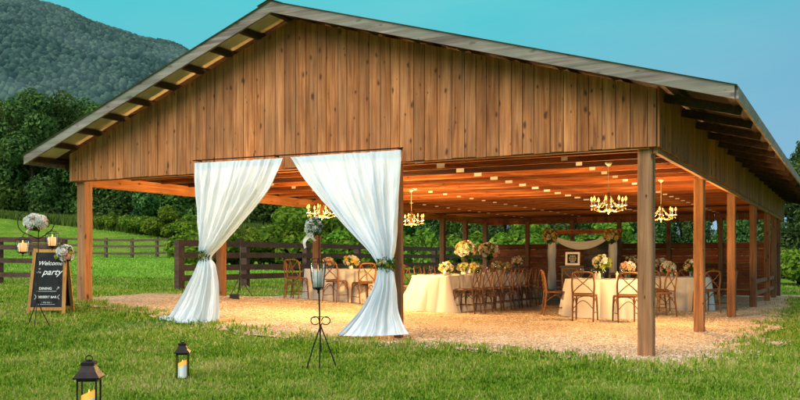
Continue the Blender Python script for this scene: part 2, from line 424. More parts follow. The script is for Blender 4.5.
def build_gravel():
    st = .07; xs = np.arange(-11, 2.8, st); ys = np.arange(-2.5, 19.8, st)
    gx, gy = np.meshgrid(xs, ys)
    ins = in_gravel(gx+st/2, gy+st/2)
    hz = terr_v(gx, gy)+.014+(vnoise(gx, gy, 3.0, 5)-.5)*.012
    nx = len(xs); idx = np.arange(gx.size).reshape(gx.shape)
    m = ins[:-1, :-1]
    Fq = np.stack([idx[:-1,:-1][m], idx[:-1,1:][m], idx[1:,1:][m], idx[1:,:-1][m]], 1)
    used, inv = np.unique(Fq, return_inverse=True)
    V = np.stack([gx.ravel(), gy.ravel(), hz.ravel()], 1)[used]
    structure(mesh_np('gravel_floor', V, inv.reshape(Fq.shape), 'gravel', smooth=True))
    # loose stones lying on it
    N = 60000; px = rng.uniform(180, 830, N); z = 8.0/(1-rng.random(N)*.6)
    X = (px-400)*z/F; wx, wy = CX+X*CA-z*SA, CY+X*SA+z*CA
    k = in_gravel(wx+rng.normal(0, .12, N), wy+rng.normal(0, .12, N)); wx, wy = wx[k], wy[k]; n = len(wx)
    h = terr_v(wx, wy)+.016
    base = np.array([(1,0,0),(0,1,0),(-1,0,0),(0,-1,0),(0,0,1),(0,0,-1)], float)
    tri = np.array([(0,1,4),(1,2,4),(2,3,4),(3,0,4),(1,0,5),(2,1,5),(3,2,5),(0,3,5)])
    s = (.007+.012*rng.random(n)**2)[:,None,None]
    ang = rng.random(n)*6.28; ca, sa = np.cos(ang), np.sin(ang)
    B = base[None]*rng.uniform(.7, 1.3, (n,6,1))*np.array([1.2, .9, .6])*s
    V = np.stack([B[...,0]*ca[:,None]-B[...,1]*sa[:,None], B[...,0]*sa[:,None]+B[...,1]*ca[:,None], B[...,2]], -1)+np.stack([wx, wy, h], 1)[:,None]
    T = tri[None]+(np.arange(n)*6)[:,None,None]
    o = mesh_np('gravel_stones', V.reshape(-1,3), T.reshape(-1,3), 'stone')
    tag(o, 'loose pale tan gravel stones spread over the barn floor', 'gravel'); o['kind'] = 'stuff'
build_gravel()

def blades(name, wx, wy, hgt, wid, mat, lean=.6, label='', cat='grass', zoff=0):
    n = len(wx); h0 = terr_v(wx, wy)+zoff
    a = rng.random(n)*2*PI; dx, dy = np.cos(a), np.sin(a)
    b = rng.random(n)*2*PI; ln = lean*rng.random(n)*hgt; lx, ly = np.cos(b)*ln, np.sin(b)*ln
    w = wid/2
    P = np.stack([np.stack([wx-dx*w, wy-dy*w, h0-.01], 1), np.stack([wx+dx*w, wy+dy*w, h0-.01], 1),
                  np.stack([wx+dx*w*.7+lx*.4, wy+dy*w*.7+ly*.4, h0+hgt*.6], 1), np.stack([wx-dx*w*.7+lx*.4, wy-dy*w*.7+ly*.4, h0+hgt*.6], 1),
                  np.stack([wx+lx, wy+ly, h0+hgt*(1-.3*(ln/np.maximum(hgt, 1e-6)))], 1)], 1)
    o5 = (np.arange(n)*5)[:,None]
    T = np.concatenate([o5+np.array([[0,1,2]]), o5+np.array([[0,2,3]]), o5+np.array([[3,2,4]])], 0)
    o = mesh_np(name, P.reshape(-1,3), T, mat); tag(o, label, cat); o['kind'] = 'stuff'; return o
def build_grass():
    N = 640000
    px = rng.uniform(-330, 1050, N); z = 5.6/(1-rng.random(N)*.86)
    X = (px-400)*z/F; wx, wy = CX+X*CA-z*SA, CY+X*SA+z*CA
    k = ~in_gravel(wx, wy) | ((rng.random(N) < .012) & (wy < 1.2) )
    k &= ~((wx > -9.6) & (wx < .6) & (wy > 1.5) & (wy < 19.4))
    t = vnoise(wx, wy, 1.6, 8)*.6+vnoise(wx, wy, 6, 9)*.4
    k &= rng.random(N) < np.clip(.12+t*1.6, 0, 1)
    wx, wy, z, t = wx[k], wy[k], z[k], t[k]
    edge_k = in_gravel(wx+.25, wy+.3) | in_gravel(wx-.25, wy+.3); hg = np.where(edge_k, .55, 1.)*(.018+.040*rng.random(len(wx)))*(.45+1.0*t)*(1+z*.02)
    tall = rng.random(len(wx)) < .02; hg = np.where(tall, hg*1.7, hg)
    cl = rng.random(len(wx)) < .035; hg = np.where(cl, hg*.6, hg)
    blades('grass', wx, wy, hg, (.0035+.00105*z*(.6+.8*rng.random(len(wx))))*np.where(cl, 2.6, 1), 'blade', 1.1, 'short patchy green lawn grass growing in front of the barn')
    n = 70000; px = rng.uniform(-250, 460, n); z = 30/(1-rng.random(n)*.6)
    X = (px-400)*z/F; wx, wy = CX+X*CA-z*SA, CY+X*SA+z*CA
    k = ~((wx > -9.8) & (wx < 1.) & (wy < 19.6)); wx, wy, z = wx[k], wy[k], z[k]; t = vnoise(wx, wy, .35, 11)
    blades('field_grass', wx, wy, (.03+.07*rng.random(len(wx)))*(.5+t), .02+.0016*z*rng.random(len(wx)), 'fieldblade', 1.2, 'longer pasture grass in the sloping field beyond the barn')
    # broad leaved weeds and longer tufts along the gravel edge
    pts = []
    e = np.array(gpoly[:19]); 
    for i in range(18):
        for _ in range(38):
            q = e[i]+(e[i+1]-e[i])*rng.random(); nq = rng.normal(0, .22, 2)
            c = q+nq
            for _ in range(14): pts.append(c+rng.normal(0, .05, 2))
    pts = np.array(pts); n = len(pts)
    blades('edge_grass', pts[:,0], pts[:,1], .03+.07*rng.random(n)**1.5, .010+.008*rng.random(n), 'blade', 1.0, 'ragged tufts of grass along the edge of the gravel floor', 'grass', .01)
build_grass()

# ------------------------------------------------------------------ mountain and far forest
def build_mountain():
    PXs = np.array([-2500,-1500,-600,-200, 0, 60, 100, 175, 300, 450, 600, 800, 1200, 2000]); HH = np.array([250, 330, 395, 450, 446, 422, 402, 352, 255, 150, 70, 25, 20, 20])
    def hm(px, z):
        H = np.interp(px, PXs, HH); t = np.clip((z-420)/(1500-420), 0, 1)
        s = t*t*(3-2*t); s = .55*s+.45*t
        back = np.clip(1-(z-1500)/1400, 0, 1)
        return H*s*back+20*vnoise(px/40, z/150, 1., 2)*s-3
    pxs = np.linspace(-2500, 2000, 170); zs = np.concatenate([np.linspace(420, 1500, 40), np.linspace(1560, 2700, 12)])
    P, Z = np.meshgrid(pxs, zs); X = (P-400)*Z/F
    V = np.stack([CX+X*CA-Z*SA, CY+X*SA+Z*CA, hm(P, Z)], -1)
    idx = np.arange(P.size).reshape(P.shape)
    Fq = np.stack([idx[:-1,:-1], idx[:-1,1:], idx[1:,1:], idx[1:,:-1]], -1).reshape(-1,4)
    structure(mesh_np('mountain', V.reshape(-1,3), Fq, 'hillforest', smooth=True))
    n = 30000; px = rng.uniform(-330, 430, n); z = 480+1060*np.sqrt(rng.random(n))
    X = (px-400)*z/F; c = np.stack([CX+X*CA-z*SA, CY+X*SA+z*CA, hm(px, z)+2], 1)
    g = (1+5**.5)/2
    B = np.array([(-1,g,0),(1,g,0),(-1,-g,0),(1,-g,0),(0,-1,g),(0,1,g),(0,-1,-g),(0,1,-g),(g,0,-1),(g,0,1),(-g,0,-1),(-g,0,1)])/1.9
    T = np.array([(0,11,5),(0,5,1),(0,1,7),(0,7,10),(0,10,11),(1,5,9),(5,11,4),(11,10,2),(10,7,6),(7,1,8),(3,9,4),(3,4,2),(3,2,6),(3,6,8),(3,8,9),(4,9,5),(2,4,11),(6,2,10),(8,6,7),(9,8,1)])
    s = (2.3+2.9*rng.random(n))[:,None,None]
    V = B[None]*rng.uniform(.65, 1.3, (n,12,1))*s*np.array([1,1,1.15])+c[:,None]
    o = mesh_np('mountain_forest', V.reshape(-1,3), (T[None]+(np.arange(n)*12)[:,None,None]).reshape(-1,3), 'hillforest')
    tag(o, 'hazy blue green forest covering the mountain slope', 'forest'); o['kind'] = 'stuff'
build_mountain()

# ------------------------------------------------------------------ trees and bushes
def leaf_cloud(n, lobes, size, seed, flat=1.0):
    g = np.random.default_rng(seed)
    w = np.array([l[3]**2 for l in lobes]); w = w/w.sum()
    li = g.choice(len(lobes), n, p=w); L = np.array(lobes)[li]
    d = g.normal(size=(n,3)); d /= np.linalg.norm(d, axis=1)[:,None]
    rr = L[:,3]*(.55+.5*g.random(n)**.6)
    c = L[:,:3]+d*rr[:,None]*np.array([1,1,.85])
    nr = d+g.normal(0, .55, (n,3)); nr[:,2] += .35; nr /= np.linalg.norm(nr, axis=1)[:,None]
    a = np.cross(nr, g.normal(size=(n,3))); a /= np.linalg.norm(a, axis=1)[:,None]; b = np.cross(nr, a)
    s = (size*(.55+.9*g.random(n)))[:,None]
    V = np.stack([c-a*s*.5, c-b*s*.28+nr*s*.06, c+a*s*.5, c+b*s*.28+nr*s*.06], 1)
    return V.reshape(-1,3), np.arange(n*4).reshape(n,4)
def make_tree(name, H, spread, nleaf, size, seed, mat, low=.18):
    g = random.Random(seed)
    root = thing(name, 'x', 'tree')
    lobes = []
    for i in range(15):
        t = i/14; zc = H*lerp(low+.08, .93, t)
        rad = spread*math.sin(PI*(.22+.70*t))*.72; a = i*2.4+g.random()
        lr = spread*g.uniform(.34, .52)*(1-.35*t)
        lobes.append((math.cos(a)*rad*g.uniform(.6, 1), math.sin(a)*rad*g.uniform(.6, 1), zc, lr))
    V, Fq = leaf_cloud(nleaf, lobes, size, seed)
    mesh_np('crown', V, Fq, mat, root)
    m = MB(); m.tube([(0,0,-.4),(H*.01,0,H*.25),(-H*.01,H*.01,H*.55),(0,0,H*.85)], [H*.024,H*.019,H*.012,H*.003], 8)
    for l in lobes[::2]:
        z0 = max(H*.12, l[2]-H*.16); m.tube([(0,0,z0),(l[0]*.5,l[1]*.5,z0+(l[2]-z0)*.65),(l[0],l[1],l[2])], [H*.009,H*.006,H*.002], 5)
    m.build('trunk', 'bark', root, True)
    return root
def make_bush(name, r, h, nleaf, size, seed, mat):
    g = random.Random(seed); root = thing(name, 'x', 'bush'); lobes = []
    for i in range(11):
        a = i*2.4; q = r*math.sqrt(i/11)
        lobes.append((math.cos(a)*q, math.sin(a)*q*.8, h*g.uniform(.3, .78)*(1-.35*(q/r)), r*g.uniform(.28, .45)))
    V, Fq = leaf_cloud(nleaf, lobes, size, seed); V[:,2] = np.abs(V[:,2])
    mesh_np('foliage', V, Fq, mat, root)
    m = MB()
    for i in range(5):
        a = i*1.3; m.tube([(0,0,-.1),(math.cos(a)*r*.2,math.sin(a)*r*.2,h*.4),(math.cos(a)*r*.4,math.sin(a)*r*.4,h*.75)], [.05,.035,.012], 5)
    m.build('stem', 'bark', root)
    return root
PT = [make_tree('forest_tree', 13.0, 5.3, 11500, .43, 11, 'treeleaf', -.02), make_tree('forest_tree', 12.0, 5.0, 11000, .40, 12, 'treeleaf2', -.04), make_tree('forest_tree', 13.4, 4.9, 11000, .43, 13, 'treeleaf', .0)]
used_t = [False]*3
def tree(px, z, k, s, label, group):
    x, y = at(px, z)
    o = PT[k] if not used_t[k] else copy_tree(PT[k]); used_t[k] = True
    place(o, (x, y, terrain(x, y)-.2), rnd.uniform(0, 6.28), label, (s*rnd.uniform(.92, 1.1), s*rnd.uniform(.92, 1.1), s)); o['group'] = group
    return o
# edge of the wood beyond the field: px, depth, kind, scale
edge = sorted([(-38,92,0,.98),(2,92,1,.95),(32,90,2,.98),(66,93,0,1.0),(100,92,1,1.0),(132,90,0,.86),(165,88,2,.84),(196,86,1,.84),(232,84,0,.84),(266,82,2,.78),(300,80,1,.80),(335,78,0,.74),(372,76,1,.72),(408,74,2,.66)])
for i, (px, z, k, s) in enumerate(edge):
    tree(px, z, k, s, 'leafy green tree, %s from the left along the near edge of the wood' % ORD[i], 'trees along the edge of the wood')
back = sorted([(-15,112,2,1.02),(20,108,0,1.04),(52,112,2,1.04),(88,110,2,1.08),(120,108,1,1.15),(152,104,2,1.05),(186,102,0,1.05)])
for i, (px, z, k, s) in enumerate(back):
    tree(px, z, k, s, 'tall dark forest tree, %s from the left in the row behind the wood edge' % ORD[i], 'taller trees behind the wood edge')
behind = sorted([(438,72,0,.50),(470,70,1,.54),(505,68,2,.5),(540,66,0,.52),(575,70,1,.54),(610,66,2,.50),(645,64,0,.54),(682,64,2,.52),(718,62,0,.52),(752,60,1,.54),(788,58,0,.60),(815,50,2,.62),(850,52,0,.66)])
for i, (px, z, k, s) in enumerate(behind):
    tree(px, z, k, s, 'dark green tree behind the barn, %s from the left in its row' % ORD[i], 'trees behind the barn')
PB = [make_bush('bush', 1.9, 3.0, 3600, .26, 21, 'bushleaf'), make_bush('bush', 1.6, 2.4, 3000, .24, 22, 'bushleaf'), make_bush('bush', 2.2, 3.4, 4200, .28, 23, 'bushleaf')]
used_b = [False]*3
def bush(px, z, k, s, label, group):
    x, y = at(px, z)
    o = PB[k] if not used_b[k] else copy_tree(PB[k]); used_b[k] = True
    place(o, (x, y, terrain(x, y)-.1), rnd.uniform(0, 6.28), label, (s*rnd.uniform(.9, 1.15), s*rnd.uniform(.9, 1.1), s)); o['group'] = group
row = []
px = 208
while px < 830:
    row.append((px, rnd.uniform(41, 47) if px < 640 else rnd.uniform(35, 40), rnd.randrange(3), rnd.uniform(.85, 1.1) if px < 640 else rnd.uniform(.62, .82))); px += rnd.uniform(24, 34)
for i, (px, z, k, s) in enumerate(row):
    bush(px, z, k, s, 'bright green bush behind the barn, %s from the left in its row' % (ORD[i] if i < 24 else 'last'), 'bushes behind the barn')
fieldb = [(112,74,1,.75),(142,72,0,.75),(168,70,2,.8),(188,69,1,.95)]
for i, (px, z, k, s) in enumerate(fieldb):
    bush(px, z, k, s, 'pale green bush in the tall weeds at the field edge, %s from the left' % ORD[i], 'bushes in the field edge weeds')
n = 26000
wpx = rng.uniform(-60, 330, n); wz = rng.uniform(77, 81, n)-wpx*.035
wX = (wpx-400)*wz/F
blades('tall_weeds', CX+wX*CA-wz*SA, CY+wX*SA+wz*CA, (.30+.7*rng.random(n))*(.45+1.35*np.clip((wpx+20)/200, 0, 1)), .07+.08*rng.random(n), 'weedleaf', .5, 'strip of tall yellowish weeds along the far edge of the field', 'weeds')

# ------------------------------------------------------------------ fences
def fence(name, label, pts, hgt, rails, pw, rh, mat):
    x0, y0 = pts[0]; root = thing(name, label, 'fence', (x0, y0, terrain(x0, y0)))
    zr = root.location.z
    for i, (x, y) in enumerate(pts):
        m = MB(); g = terrain(x, y)-zr
        m.box((x-x0, y-y0, g+hgt/2-.1), (pw, pw, hgt+.2), Matrix.Rotation(rnd.uniform(-.2, .2), 3, 'Z')); m.build('post', mat, root)
    for i in range(len(pts)-1):
        (xa, ya), (xb, yb) = pts[i], pts[i+1]
        ga, gb = terrain(xa, ya)-zr, terrain(xb, yb)-zr
        d = Vector((xb-xa, yb-ya, 0)).normalized(); nrm = Vector((d.y, -d.x, 0))
        if nrm.dot(Vector((CX-xa, CY-ya, 0))) < 0: nrm = -nrm
        o = nrm*(pw/2+.018)
        for z in rails:
            m = MB(); m.beam((xa-x0+o.x, ya-y0+o.y, ga+z+rnd.uniform(-.012, .012)), (xb-x0+o.x, yb-y0+o.y, gb+z+rnd.uniform(-.012, .012)), .028, rh); m.build('rail', mat, root)
    return root
fence('board_fence', 'dark brown four board fence at the left behind the chalkboard sign', [at(px, 23.5) for px in (-150, -72, 0, 64)], 1.22, (.25, .62, 1.0, 1.22-.02), .13, .13, 'fencewood')
fence('rail_fence', 'weathered three rail fence crossing the field at the left', [at(px, 56+(px-106)*.012) for px in (30, 54, 80, 106, 132, 157, 182, 208, 234)], 1.3, (.3, .76, 1.16), .16, .14, 'fencefar')
fence('paddock_fence', 'heavy dark board fence running along the left side of the barn', [(-12.7-.02*v, v) for v in (6.6, 9.3, 12.4, 15.6, 18.8, 22.0, 25.2, 28.4)], 1.25, (.30, .55, .88, 1.18), .18, .15, 'fencewood')

# ------------------------------------------------------------------ barn
barn = thing('barn', 'open sided timber barn with a wide board gable and metal roof', 'barn')
XR, ZR = -4.77, 4.49
XE, ZE, XW, ZW = .96, 2.855, -9.52, 2.73
YF, YB = -.62, 19.3
def roofz(x): return ZR+(ZE-ZR)*(x-XR)/(XE-XR) if x > XR else ZR+(ZW-ZR)*(XR-x)/(XR-XW)
def boards_x(name, mat, x0, x1, y, zb, ztop, parent, wmin=.135, wmax=.205, th=.024, sag=.0):
    m = MB(); x = x0
    while x < x1-.01:
        w = min(rnd.uniform(wmin, wmax), x1-x)
        if x1-x-w < .06: w = x1-x
        xa, xb = x+.003, x+w-.005
        dz = rnd.uniform(-sag, sag); dy = rnd.uniform(-.003, .003)
        za, zb2 = ztop(xa), ztop(xb)
        ya, yb = y-th/2+dy, y+th/2+dy
        xs = [xa, xb]
        if xa < XR < xb: xs = [xa, XR, xb]
        vs = []
        for q in xs: vs += [(q, ya, zb+dz), (q, yb, zb+dz), (q, ya, ztop(q)), (q, yb, ztop(q))]
        fs = []
        for i in range(len(xs)-1):
            a, b = i*4, i*4+4
            fs += [(a, b, b+2, a+2), (a+1, a+3, b+3, b+1), (a+2, b+2, b+3, a+3), (a, a+1, b+1, b)]
        fs += [(0, 2, 3, 1), (len(vs)-4, len(vs)-3, len(vs)-1, len(vs)-2)]
        m.add(vs, fs); x += w
    return m.build(name, mat, parent)
ZB = 2.36
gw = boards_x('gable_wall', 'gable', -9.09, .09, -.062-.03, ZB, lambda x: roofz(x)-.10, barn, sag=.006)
mb = MB(); mb.add([(-9.06, -.07, ZB+.02), (.06, -.07, ZB+.02), (.06, -.07, roofz(.06)-.14), (XR, -.07, ZR-.14), (-9.06, -.07, roofz(-9.06)-.14)], [(0,1,2,3,4)])
mb.build('gap_blackout', 'gap_dark', barn)  # added dark sheet so the lit interior doesn't glow through the board gaps
def side_boards(x, name, ztop, y0, y1, mat):
    m = MB(); y = y0
    while y < y1-.01:
        w = min(rnd.uniform(.16, .24), y1-y); d = rnd.uniform(-.003, .003); b = rnd.uniform(-.006, .006)
        m.box((x+d, y+w/2, (ZB+ztop)/2+b/2), (.024, w-.008, ztop-ZB-b)); y += w
    m.build(name, mat, barn)
    m = MB(); xx = x-.02 if x > -4 else x+.02
    m.add([(xx, y0, ZB+.02), (xx, y1, ZB+.02), (xx, y1, ztop-.02), (xx, y0, ztop-.02)], [(0,1,2,3)]); m.build('gap_blackout', 'gap_dark', barn)  # added dark sheet behind the side board gaps as well
side_boards(.10, 'side_wall', roofz(.1)-.07, -.07, 18.95, 'sidewall')
side_boards(-9.10, 'side_wall', roofz(-9.1)-.07, -.07, 18.95, 'sidewall')
# headers
mb = MB(); mb.box((-4.5, -.035, 2.43), (9.0, .05, .17)); mb.build('header', 'header', barn)
for x in (.058, -9.058):
    mb = MB(); mb.box((x, 9.45, 2.39), (.05, 18.9, .19)); mb.build('header', 'headery', barn)
# posts
def post(x, y, w=.165, top=2.36, mat='postwood', name='post'):
    g = terrain(x, y); m = MB()
    b = .012; h = w/2
    ring = [(-h+b,-h),(h-b,-h),(h,-h+b),(h,h-b),(h-b,h),(-h+b,h),(-h,h-b),(-h,-h+b)]
    vs = []
    for k in range(7):
        z = lerp(g-.15, top, k/6); ox, oy = rnd.uniform(-.003, .003), rnd.uniform(-.003, .003)
        vs += [(x+p+ox, y+q+oy, z) for p, q in ring]
    fs = [tuple(range(7,-1,-1)), tuple(48+j for j in range(8))]
    for k in range(6):
        for j in range(8): fs.append((k*8+j, k*8+(j+1)%8, k*8+8+(j+1)%8, k*8+8+j))
    m.add(vs, fs); return m.build(name, mat, barn)
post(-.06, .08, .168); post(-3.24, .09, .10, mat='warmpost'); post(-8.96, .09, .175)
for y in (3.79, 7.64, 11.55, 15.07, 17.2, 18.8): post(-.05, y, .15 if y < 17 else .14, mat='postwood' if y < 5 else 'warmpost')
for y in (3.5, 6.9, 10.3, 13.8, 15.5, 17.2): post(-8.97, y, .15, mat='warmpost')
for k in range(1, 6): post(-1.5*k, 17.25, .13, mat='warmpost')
# roof sheets with shallow ribs, running down each slope
for xa, xb, za, zb in ((XR, XE, ZR, ZE), (XR, XW, ZR, ZW)):
    m = MB(); n = 197; vs = []
    for i in range(n):
        y = lerp(YF-.03, YB, i/(n-1)); dz = .018 if i % 4 == 0 else 0.0
        vs += [(xa, y, za+dz), (xb+(.03 if xb > xa else -.03), y, zb+dz-.01)]
    m.add(vs, [(2*i, 2*i+1, 2*i+3, 2*i+2) for i in range(n-1)]); m.build('roof_sheet', 'roofmetal', barn)
    m = MB()                                   # pale underside lining
    o = -.012
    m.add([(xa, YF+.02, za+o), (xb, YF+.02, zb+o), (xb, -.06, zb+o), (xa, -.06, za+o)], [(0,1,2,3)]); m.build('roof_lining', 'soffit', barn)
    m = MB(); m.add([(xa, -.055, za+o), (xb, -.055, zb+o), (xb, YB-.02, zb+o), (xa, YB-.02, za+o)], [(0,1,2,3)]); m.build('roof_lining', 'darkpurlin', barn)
    # purlins along the barn, seen as rungs under the front overhang
    L = abs(xb-xa); npl = 10
    for i in range(npl):
        x = lerp(xa, xb, (i+.12)/(npl-.78)); z = roofz(x)
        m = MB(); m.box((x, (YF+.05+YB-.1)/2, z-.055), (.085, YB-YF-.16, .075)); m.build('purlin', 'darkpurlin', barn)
    # barge boards
    for y in (YF, YB):
        m = MB(); h = .13
        m.add([(xa, y, za+.012), (xb, y, zb+.012), (xb, y, zb-h), (xa, y, za-h), (xa, y+.035, za+.012), (xb, y+.035, zb+.012), (xb, y+.035, zb-h), (xa, y+.035, za-h)],
              [(0,1,2,3),(7,6,5,4),(0,4,5,1),(3,2,6,7),(1,5,6,2),(0,3,7,4)])
        m.build('barge_board', 'rake', barn)
    m = MB(); m.box((xb+(.018 if xb > xa else -.018), (YF+YB)/2+.02, zb-.06), (.03, YB-YF-.06, .13)); m.build('fascia', 'rake', barn)
mb = MB(); 
for s in (-1, 1): mb.add([(XR, YF-.04, ZR+.035), (XR+s*.2, YF-.04, ZR+.03-.2*.33), (XR+s*.2, YB, ZR+.03-.2*.33), (XR, YB, ZR+.035)], [(0,1,2,3)])
mb.build('ridge_cap', 'roofmetal', barn)
# rafter tails under the side eaves
y = .2
while y < 19:
    for xo, xi in ((XE-.02, .12), (XW+.02, -9.12)):
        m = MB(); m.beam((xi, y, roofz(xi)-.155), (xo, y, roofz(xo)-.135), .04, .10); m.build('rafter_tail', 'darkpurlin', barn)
    y += 1.1
# trusses
def truss_meshes():
    m = MB()
    m.box((-4.5, 0, 2.505), (8.96, .04, .092))
    for xa, xb in ((XR, -.02), (XR, -8.98)): m.beam((xa, 0, roofz(xa)-.17), (xb, 0, roofz(xb)-.17), .04, .13)
    m.box((XR, .0, (2.555+ZR-.25)/2), (.1, .038, ZR-.25-2.555))
    for a, b in ((-1.55, -3.0), (-3.45, -3.0), (-3.45, XR), (-5.7, XR), (-5.7, -7.0), (-7.6, -7.0)):
        m.beam((a, 0, 2.56), (b, 0, roofz(b)-.24), .036, .085)
    return m
t0 = truss_meshes().build('truss', 'truss', barn, loc=(0, .42, 0))
for x in (-1.55, -3.45, -5.7, -7.6):
    m = MB(); m.box((0, 0, 0), (.13 if x == -3.45 else .09, .006, .07 if x == -3.45 else .05)); m.build('gusset_plate', 'galv', t0, loc=(x, -.0245, 2.51))
for k in range(1, 25):
    if .42+.72*k > 17.05: break
    c = copy_tree(t0, barn); c.location.y = .42+.72*k
# back wall and its upper boards
m = MB(); z = .02
while z < 1.5:
    h = rnd.uniform(.17, .23); xx = -8.9
    while xx < -.15:
        w = min(rnd.choice((3.0, 1.5, 4.5)), -.1-xx); m.box((xx+w/2, 17.36+rnd.uniform(-.004, .004), z+h/2+.03), (w-.006, .03, h-.008)); xx += w
    z += h
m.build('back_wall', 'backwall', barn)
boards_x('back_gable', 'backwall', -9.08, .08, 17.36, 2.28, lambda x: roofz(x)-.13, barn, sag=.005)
for z in (.31, .60):
    m = MB(); m.box((-.05, 14.5, z), (.05, 5.2, .09)); m.build('rail', 'warmpost', barn)

# ------------------------------------------------------------------ drapes
def drape(rows, label, seed, nf, tie_row, tie_px, y0=-.20):
    root_p = wallpt(rows[-1][1], rows[-1][0], y0)
    g = random.Random(seed)
    root = thing('drape', label, 'curtain', (root_p[0], y0, terrain(root_p[0], y0)))
    bx, bz = root.location.x, root.location.z
    L, Rr = [], []
    for r in rows:
        L.append(wallpt(r[1], r[0], y0)); Rr.append(wallpt(r[3], r[2], y0))
    k = len(rows); NR, NS = 90, nf*9
    ts = np.linspace(0, k-1, NR)
    def cr(P, t):
        i = min(int(t), k-2); f = t-i; p = [np.array(P[max(0, min(k-1, j))]) for j in (i-1, i, i+1, i+2)]
        return .5*((2*p[1])+(-p[0]+p[2])*f+(2*p[0]-5*p[1]+4*p[2]-p[3])*f*f+(-p[0]+3*p[1]-3*p[2]+p[3])*f**3)
    ph = [g.uniform(0, 6.28) for _ in range(6)]
    V = []; 
    for t in ts:
        a, b = cr(L, t), cr(Rr, t); w = np.linalg.norm(b-a)
        amp = .012+.030*min(1, t/1.6)
        if t > tie_row-1.2: amp = lerp(.042, .024, max(0, 1-abs(t-tie_row)))
        if t > tie_row: amp = .024+.030*(t-tie_row)/(k-1-tie_row)
        bell = 0
        if t > tie_row: q = (t-tie_row)/(k-1-tie_row); bell = -.30*q**1.6
        for j in range(NS+1):
            s = j/NS
            sw = s+.018*math.sin(2*PI*s*3+ph[0])+.008*math.sin(2*PI*s*7+ph[1]+t*.5)*min(1, t)
            sw = min(1, max(0, sw)) if 0 < j < NS else s
            p = a+(b-a)*sw
            wob = .55*math.sin(ph[4]+s*9+t*.9)+.35*math.sin(ph[5]+s*23-t*.7)
            fy = amp*((math.sin(2*PI*nf*s+ph[2]+wob*2))*(.75+.45*math.sin(s*11+ph[0]))+.55*math.sin(2*PI*nf*.47*s+ph[3]+.3*t)+.22*math.sin(2*PI*nf*2.3*s+ph[1]+1.2*t)+.10*math.sin(t*5+s*31))
            arch = -.10*math.sin(PI*s)*(1 if t > 2 else t/2)
            x, z = p[0], p[1]; y = y0+fy+arch*.6+bell*math.sin(PI*(s*.85+.08))
            gz = terrain(x, y)+.012+.014*(1+math.sin(2*PI*nf*s+ph[5]))+.008*math.sin(s*57+t*9)
            if z < gz:
                y -= (gz-z)*.9; z = gz
            V.append((x-bx, y-y0, z-bz))
    V = np.array(V); idx = np.arange(NR*(NS+1)).reshape(NR, NS+1)
    Fq = np.stack([idx[:-1,:-1], idx[:-1,1:], idx[1:,1:], idx[1:,:-1]], -1).reshape(-1,4)
    mesh_np('fabric', V, Fq, 'drape', root, True)
    # floral tieback wrapped round the gathered cloth
    cx, cz = wallpt(tie_px[0], tie_px[1], y0); rad = tie_px[2]
    tb = MB(); tb.lathe([(rad*.8,-.035),(rad*.95,0),(rad*.8,.035)], 20, (cx-bx, 0, cz-bz), 0, False); tbo = tb.build('tieback', 'flowerleaf', root, True)
    pts = []
    gg = np.random.default_rng(seed)
    th = gg.random(420)*6.28; c = np.stack([cx-bx+np.cos(th)*rad*1.0, np.sin(th)*rad*.9, cz-bz+gg.normal(0, .035, 420)], 1)
    d = gg.normal(size=c.shape); d /= np.linalg.norm(d, axis=1)[:,None]; c += d*.03*gg.random((420,1))
    a = np.cross(d, gg.normal(size=c.shape)); a /= np.linalg.norm(a, axis=1)[:,None]; b = np.cross(d, a); s = (.025+.03*gg.random(420))[:,None]
    LV = np.stack([c-a*s, c-b*s*.45, c+a*s, c+b*s*.45], 1).reshape(-1,3)
    mesh_np('foliage', LV, np.arange(1680).reshape(-1,4), 'flowerleaf', tbo)
    for i in range(9):
        t = -PI/2+(i-4)*.36; 
        bl = bloom_mesh('bloom_'+['yellow','cream','lime','peach','yellow','cream','lime','yellow','cream'][i]); o = bpy.data.objects.new('bloom', bl); col.objects.link(o); o.parent = tbo
        o.location = (cx-bx+math.cos(t)*rad*1.12, math.sin(t)*rad*1.1, cz-bz+g.uniform(-.03, .03)); o.rotation_euler = (PI/2, 0, t+PI/2); o.scale = (.036,)*3
    return root
BL = {}
def bloom_mesh(mat):
    if mat in BL: return BL[mat]
    m = MB(); g = random.Random(len(BL)+3)
    for ring, (nr, tilt, rr, sz) in enumerate(((7, .25, .55, .62), (6, .8, .38, .55), (5, 1.2, .2, .45), (3, 1.4, .08, .32))):
        for i in range(nr):
            a = 2*PI*i/nr+ring*.5+g.uniform(-.1, .1)
            ca, sa = math.cos(a), math.sin(a); up = math.sin(tilt); out = math.cos(tilt)
            z0 = -.1+ring*.12
            def P(r, w, h): return (ca*r-sa*w, sa*r+ca*w, h)
            r1, h1 = rr*.5+out*sz*.5, z0+up*sz*.5; r2, h2 = rr*.5+out*sz*.9, z0+up*sz*.95
            m.add([P(rr*.15, 0, z0-.08), P(r1, sz*.46, h1+.03), P(r1, -sz*.46, h1+.03), P(r2, sz*.3, h2), P(r2, -sz*.3, h2), P(r1, 0, h1-.06)], [(0,5,1),(0,2,5),(5,3,1),(5,2,4),(5,4,3)])
    m.lathe([(.02,-.3),(.3,-.15),(.42,.0),(.3,.2),(.02,.3)], 8)
    me = bpy.data.meshes.new('bloom'); me.from_pydata(m.v, [], m.f); me.materials.append(MATS[mat]); me.update(); BL[mat] = me
    return me
rows_l = [(163,195,158,283),(180,195.5,172,278),(198,196,190,269),(216,197,208,255),(232,198,226,240),(246,199,244,224),(257,200,257,212),(268,197,266,215.5),(284,190,284,218),(303,180,305,219),(317,171,320,219.5),(321,168,323,219.5)]
drape(rows_l, 'white drape tied back at the left side of the barn entrance', 31, 15, 6, (205.5, 256, .076))
